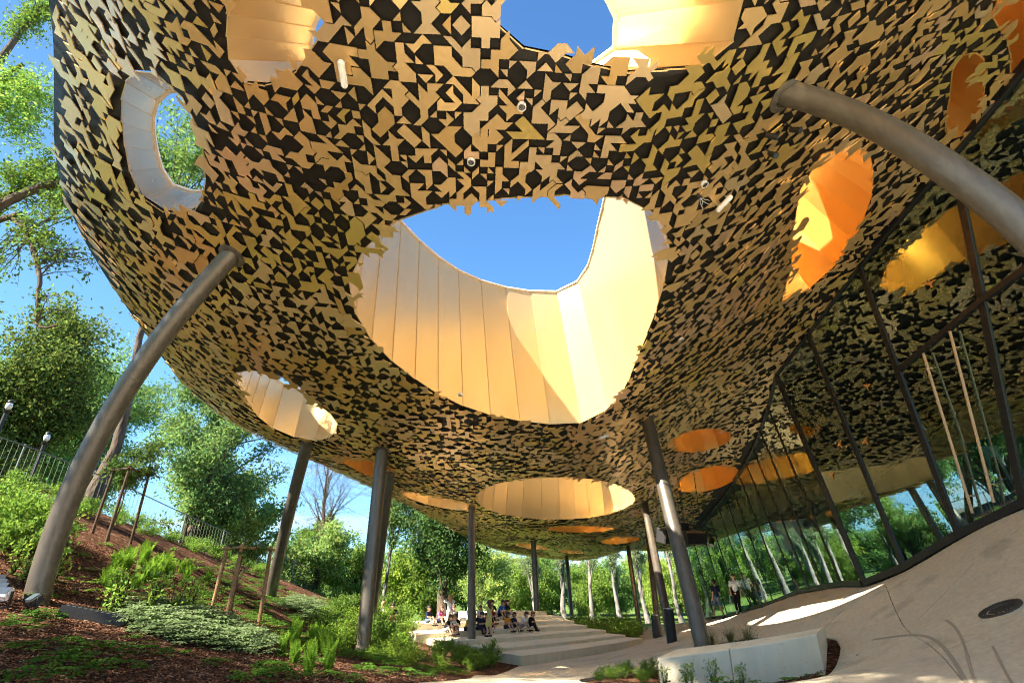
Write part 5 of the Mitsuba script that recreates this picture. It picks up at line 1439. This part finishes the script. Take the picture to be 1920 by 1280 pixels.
# floodlights and a slotted drain at the foot of the nearest column
mat('lamp_glass', base_color=(0.06, 0.08, 0.11), metallic=0.2, roughness=0.2)
FL = [(-6.05, 6.62, 0.9, 'small floodlight at the left of the row beside the nearest column'), (-5.90, 6.50, 0.7, 'second floodlight from the left beside the nearest column'), (-5.76, 6.38, 0.5, 'third floodlight from the left, with its glass facing up'), (-5.60, 6.27, 0.2, 'pale-cased floodlight in front of the nearest column'), (-5.33, 6.40, -0.5, 'blue-black floodlight at the right foot of the nearest column')]
for k, (x, y, a, lab) in enumerate(FL):
    l = thing('floodlight', lab, 'floodlight')
    R = rz(a) @ np.array([[1, 0, 0], [0, math.cos(0.7), -math.sin(0.7)], [0, math.sin(0.7), math.cos(0.7)]])
    o = np.array([x, y, gz(x, y) + 0.12])
    put('case', moved(box((0.17, 0.13, 0.09), bevel=0.015), R, o), 'white_fitting' if k == 3 else 'black_metal', False, l)
    put('glass', moved(box((0.14, 0.10, 0.006), (0, 0, 0.047)), R, o), 'lamp_glass', False, l)
    put('bracket', cat([moved(box((0.012, 0.03, 0.16), (s * 0.095, 0, -0.05)), rz(a), o) for s in (-1, 1)] + [moved(box((0.202, 0.03, 0.012), (0, 0, -0.128)), rz(a), o)]), 'black_metal', False, l)
dr_ = thing('slotted_drain', 'short row of dark slats set in the mulch right of the nearest column', 'drain')
a, b = np.array([-5.12, 6.62]), np.array([-4.55, 6.80])
for t in np.linspace(0, 1, 11):
    q = a + (b - a) * t
    put('slat', moved(box((0.018, 0.16, 0.12), bevel=0.004), rz(0.3), (*q, gz(*q) + 0.05)), 'zinc', False, dr_)
for s in (-1, 1):
    p, q = [np.r_[w + np.array([-0.3, 0.95]) * 0.085 * s, gz(*w) + 0.05] for w in (a - (b - a) * 0.05, b + (b - a) * 0.05)]
    put('side_rail', beam(p, q, 0.015, 0.13), 'black_metal', False, dr_)


# fittings under the canopy
def under(x, y, d=0.0):
    tx_, ty_, n_ = canopy_frame(np.array([x]), np.array([y]))
    return np.array([x, y, float(canopy_z(x, y))]) + n_[0] * d, np.stack([tx_[0], ty_[0], n_[0]], 1)


for x, y, lab in [(0.10, 3.76, 'round perforated loudspeaker grille in the canopy, nearest the top opening'), (-0.46, 4.40, 'round grille in the canopy just above the largest light well'), (2.35, 4.95, 'round grille in the canopy left of the hanging bulb'), (-1.05, 9.9, 'small round grille beside the lower left of the largest light well'), (3.2, 8.9, 'small round grille right of the largest light well')]:
    o, F = under(x, y, 0.10)
    g = thing('ceiling_grille', lab, 'grille')
    put('rim', moved(lathe([(0.036, -0.02), (0.045, -0.02), (0.045, 0.022), (0.036, 0.022), (0.036, -0.02)], 28), F, o), 'white_fitting', 30, g)
    put('plate', moved(lathe([(0, 0.0), (0.035, 0.0), (0.035, 0.012), (0, 0.016)], 28), F, o), 'zinc', 30, g)
    for k in range(-2, 3):
        L = 2 * math.sqrt(0.035 ** 2 - (k * 0.013) ** 2)
        put('grille_bar', moved(box((0.006, L, 0.006), (k * 0.013, 0, 0.017)), F, o), 'black_metal', False, g)
for x, y, a, lab in [(-1.62, 3.45, 1.5, 'white tubular luminaire beside the upper left light well'), (2.72, 5.35, 0.9, 'white capsule luminaire under the canopy left of the narrow orange well'), (2.25, 12.6, 0.4, 'small white luminaire below the right end of the largest light well')]:
    o, F = under(x, y, 0.16)
    g = thing('tubular_luminaire', lab, 'luminaire')
    d = F[:, 0] * math.cos(a) + F[:, 1] * math.sin(a)
    put('tube', tube([o - d * 0.13, o - d * 0.11, o + d * 0.11, o + d * 0.13], [0.022, 0.034, 0.034, 0.022], 18), 'opal', 40, g)
    put('arm', cat([tube([o + d * s, o + d * s - F[:, 2] * 0.15], 0.007, 8) for s in (-0.07, 0.07)]), 'zinc', 40, g)
for x, y, a, lab in [(2.95, 4.45, 0.4, 'black spotlight left of the head of the close bronze column'), (3.28, 4.5, 1.2, 'black spotlight right of the head of the close bronze column'), (3.1, 4.75, 2.0, 'small black spotlight behind the head of the close bronze column')]:
    o, F = under(x, y, 0.2)
    g = thing('spotlight', lab, 'spotlight')
    d = unit(F[:, 2] + 0.5 * F[:, 0] * math.cos(a) + 0.5 * F[:, 1] * math.sin(a))
    put('head', tube([o - d * 0.07, o - d * 0.06, o + d * 0.03, o + d * 0.07], [0.015, 0.03, 0.036, 0.038], 18), 'black_metal', 40, g)
    put('lens', tube([o + d * 0.066, o + d * 0.0725], 0.03, 18), 'lamp_glass', 40, g)
    put('yoke', tube([o, o - F[:, 2] * 0.2], 0.01, 8), 'black_metal', 40, g)
o, F = under(2.35, 5.15, 0.0)
g = thing('hanging_cable', 'coil of loose white cable hanging from a hole in the panels', 'cable')
put('socket', tube([o, o + F[:, 2] * 0.12], 0.03, 14), 'black_plastic', 40, g)
for k in range(4):
    q = np.array([o + F[:, 2] * (0.1 + 0.16 * t) + (F[:, 0] * math.cos(k * 1.7 + t) + F[:, 1] * math.sin(k * 1.7 + t)) * 0.07 * t for t in np.linspace(0, 1, 8)])
    put('wire', tube(q, 0.003, 5), 'white_fitting', 40, g)
# loudspeakers and a truss hung under the far canopy
for x, y, z, a, sz, lab in [(6.15, 21.6, 3.05, 0.5, (0.75, 0.5, 0.55), 'larger black loudspeaker hanging left of the grey column with the cylinder'), (6.75, 21.9, 3.25, 0.2, (0.6, 0.45, 0.75), 'black loudspeaker hanging behind the grey column with the cylinder'), (7.0, 21.0, 2.95, 0.15, (0.85, 0.45, 0.42), 'wide black loudspeaker hanging right of the grey column with the cylinder')]:
    g = thing('loudspeaker', lab, 'loudspeaker')
    R = rz(a) @ np.array([[1, 0, 0], [0, math.cos(0.25), -math.sin(0.25)], [0, math.sin(0.25), math.cos(0.25)]])
    put('cabinet', moved(box(sz, bevel=0.03), R, (x, y, z)), 'black_plastic', False, g)
    put('front_grille', moved(box((sz[0] * 0.9, 0.02, sz[2] * 0.9), (0, -sz[1] / 2 - 0.008, 0)), R, (x, y, z)), 'black_metal', False, g)
    put('yoke', cat([tube([(x + s * sz[0] * 0.4, y, z + sz[2] * 0.3), (x + s * sz[0] * 0.4, y, float(canopy_z(x, y)))], 0.014, 8) for s in (-1, 1)]), 'black_metal', 40, g)
tr = thing('lighting_truss', 'black truss with lamps hung under the canopy near the glass facade', 'truss')
A, B = np.array([7.2, 24.0, 3.85]), np.array([10.0, 27.0, 3.55])
L = np.linalg.norm(B - A); d = (B - A) / L; w = unit(np.cross(d, [0, 0, 1]))
ch = [A + w * s * 0.14 + np.array([0, 0, u * 0.14]) for s in (-1, 1) for u in (-1, 1)]
for q in ch:
    put('chord', tube([q, q + d * L], 0.025, 8), 'black_metal', 40, tr)
for k in range(12):
    p0, p1 = d * L * k / 12, d * L * (k + 1) / 12
    put('brace', cat([tube([ch[0] + p0, ch[1] + p1], 0.012, 6), tube([ch[2] + p1, ch[3] + p0], 0.012, 6), tube([ch[0] + p0, ch[2] + p1], 0.012, 6)]), 'black_metal', 40, tr)
for t in (0.15, 0.5, 0.85):
    put('hanger', tube([A + d * L * t, np.r_[(A + d * L * t)[:2], float(canopy_z(*(A + d * L * t)[:2]))]], 0.012, 6), 'black_metal', 40, tr)
for k, t in enumerate((0.1, 0.35, 0.62, 0.9)):
    g = thing('stage_lamp', ('first', 'second', 'third', 'last')[k] + ' black stage lamp from the left on the hanging truss', 'stage lamp')
    o = A + d * L * t - [0, 0, 0.42]
    e = unit(np.array([-0.4, -0.5, -0.8]))
    put('body', tube([o - e * 0.2, o - e * 0.16, o + e * 0.12, o + e * 0.22], [0.05, 0.11, 0.12, 0.14], 16), 'black_metal', 40, g)
    put('lens', tube([o + e * 0.2, o + e * 0.222], 0.115, 16), 'lamp_glass', 40, g)
    put('yoke', tube([o, A + d * L * t - [0, 0, 0.14]], 0.02, 8), 'black_metal', 40, g)
# bins at the feet of two columns
for x, y, r, h, lab in [(5.02, 18.5, 0.15, 0.95, 'tall black cylindrical bin standing against the foot of a grey column'), (6.02, 24.5, 0.15, 0.85, 'black cylindrical bin standing further back beside a dark column')]:
    g = thing('cylindrical_bin', lab, 'bin')
    z = gz(x, y)
    put('shell', moved(lathe([(0, 0), (r, 0), (r, h - 0.02), (r - 0.015, h), (r - 0.03, h), (r - 0.03, h - 0.2), (0, h - 0.2)], 28), None, (x, y, z)), 'black_plastic', 40, g)
    put('rim', moved(lathe([(r - 0.012, h - 0.012), (r + 0.006, h - 0.012), (r + 0.006, h + 0.01), (r - 0.012, h + 0.01), (r - 0.012, h - 0.012)], 28), None, (x, y, z)), 'zinc', 40, g)
# instrument case leaning inside the doors
g = thing('instrument_case', 'dark instrument case standing behind the glass by the entrance doors', 'case')
o = np.array([8.2, 8.75, gz(7.6, 8.75) + 0.03])
put('shell', moved(soft(chain([hull2((0, 0, 0.25), 0.2, (0, 0.0, 0.3), 0.21), hull2((0, 0, 0.3), 0.18, (0, 0, 0.62), 0.15), hull2((0, 0, 0.62), 0.13, (0, 0, 1.05), 0.06)]), 0.06, 3), np.diag([0.5, 1, 1]), o), 'black_plastic', True, g)
put('latch', cat([moved(box((0.02, 0.04, 0.03)), None, o + [-0.1, 0.02, z]) for z in (0.3, 0.62)]), 'zinc', False, g)
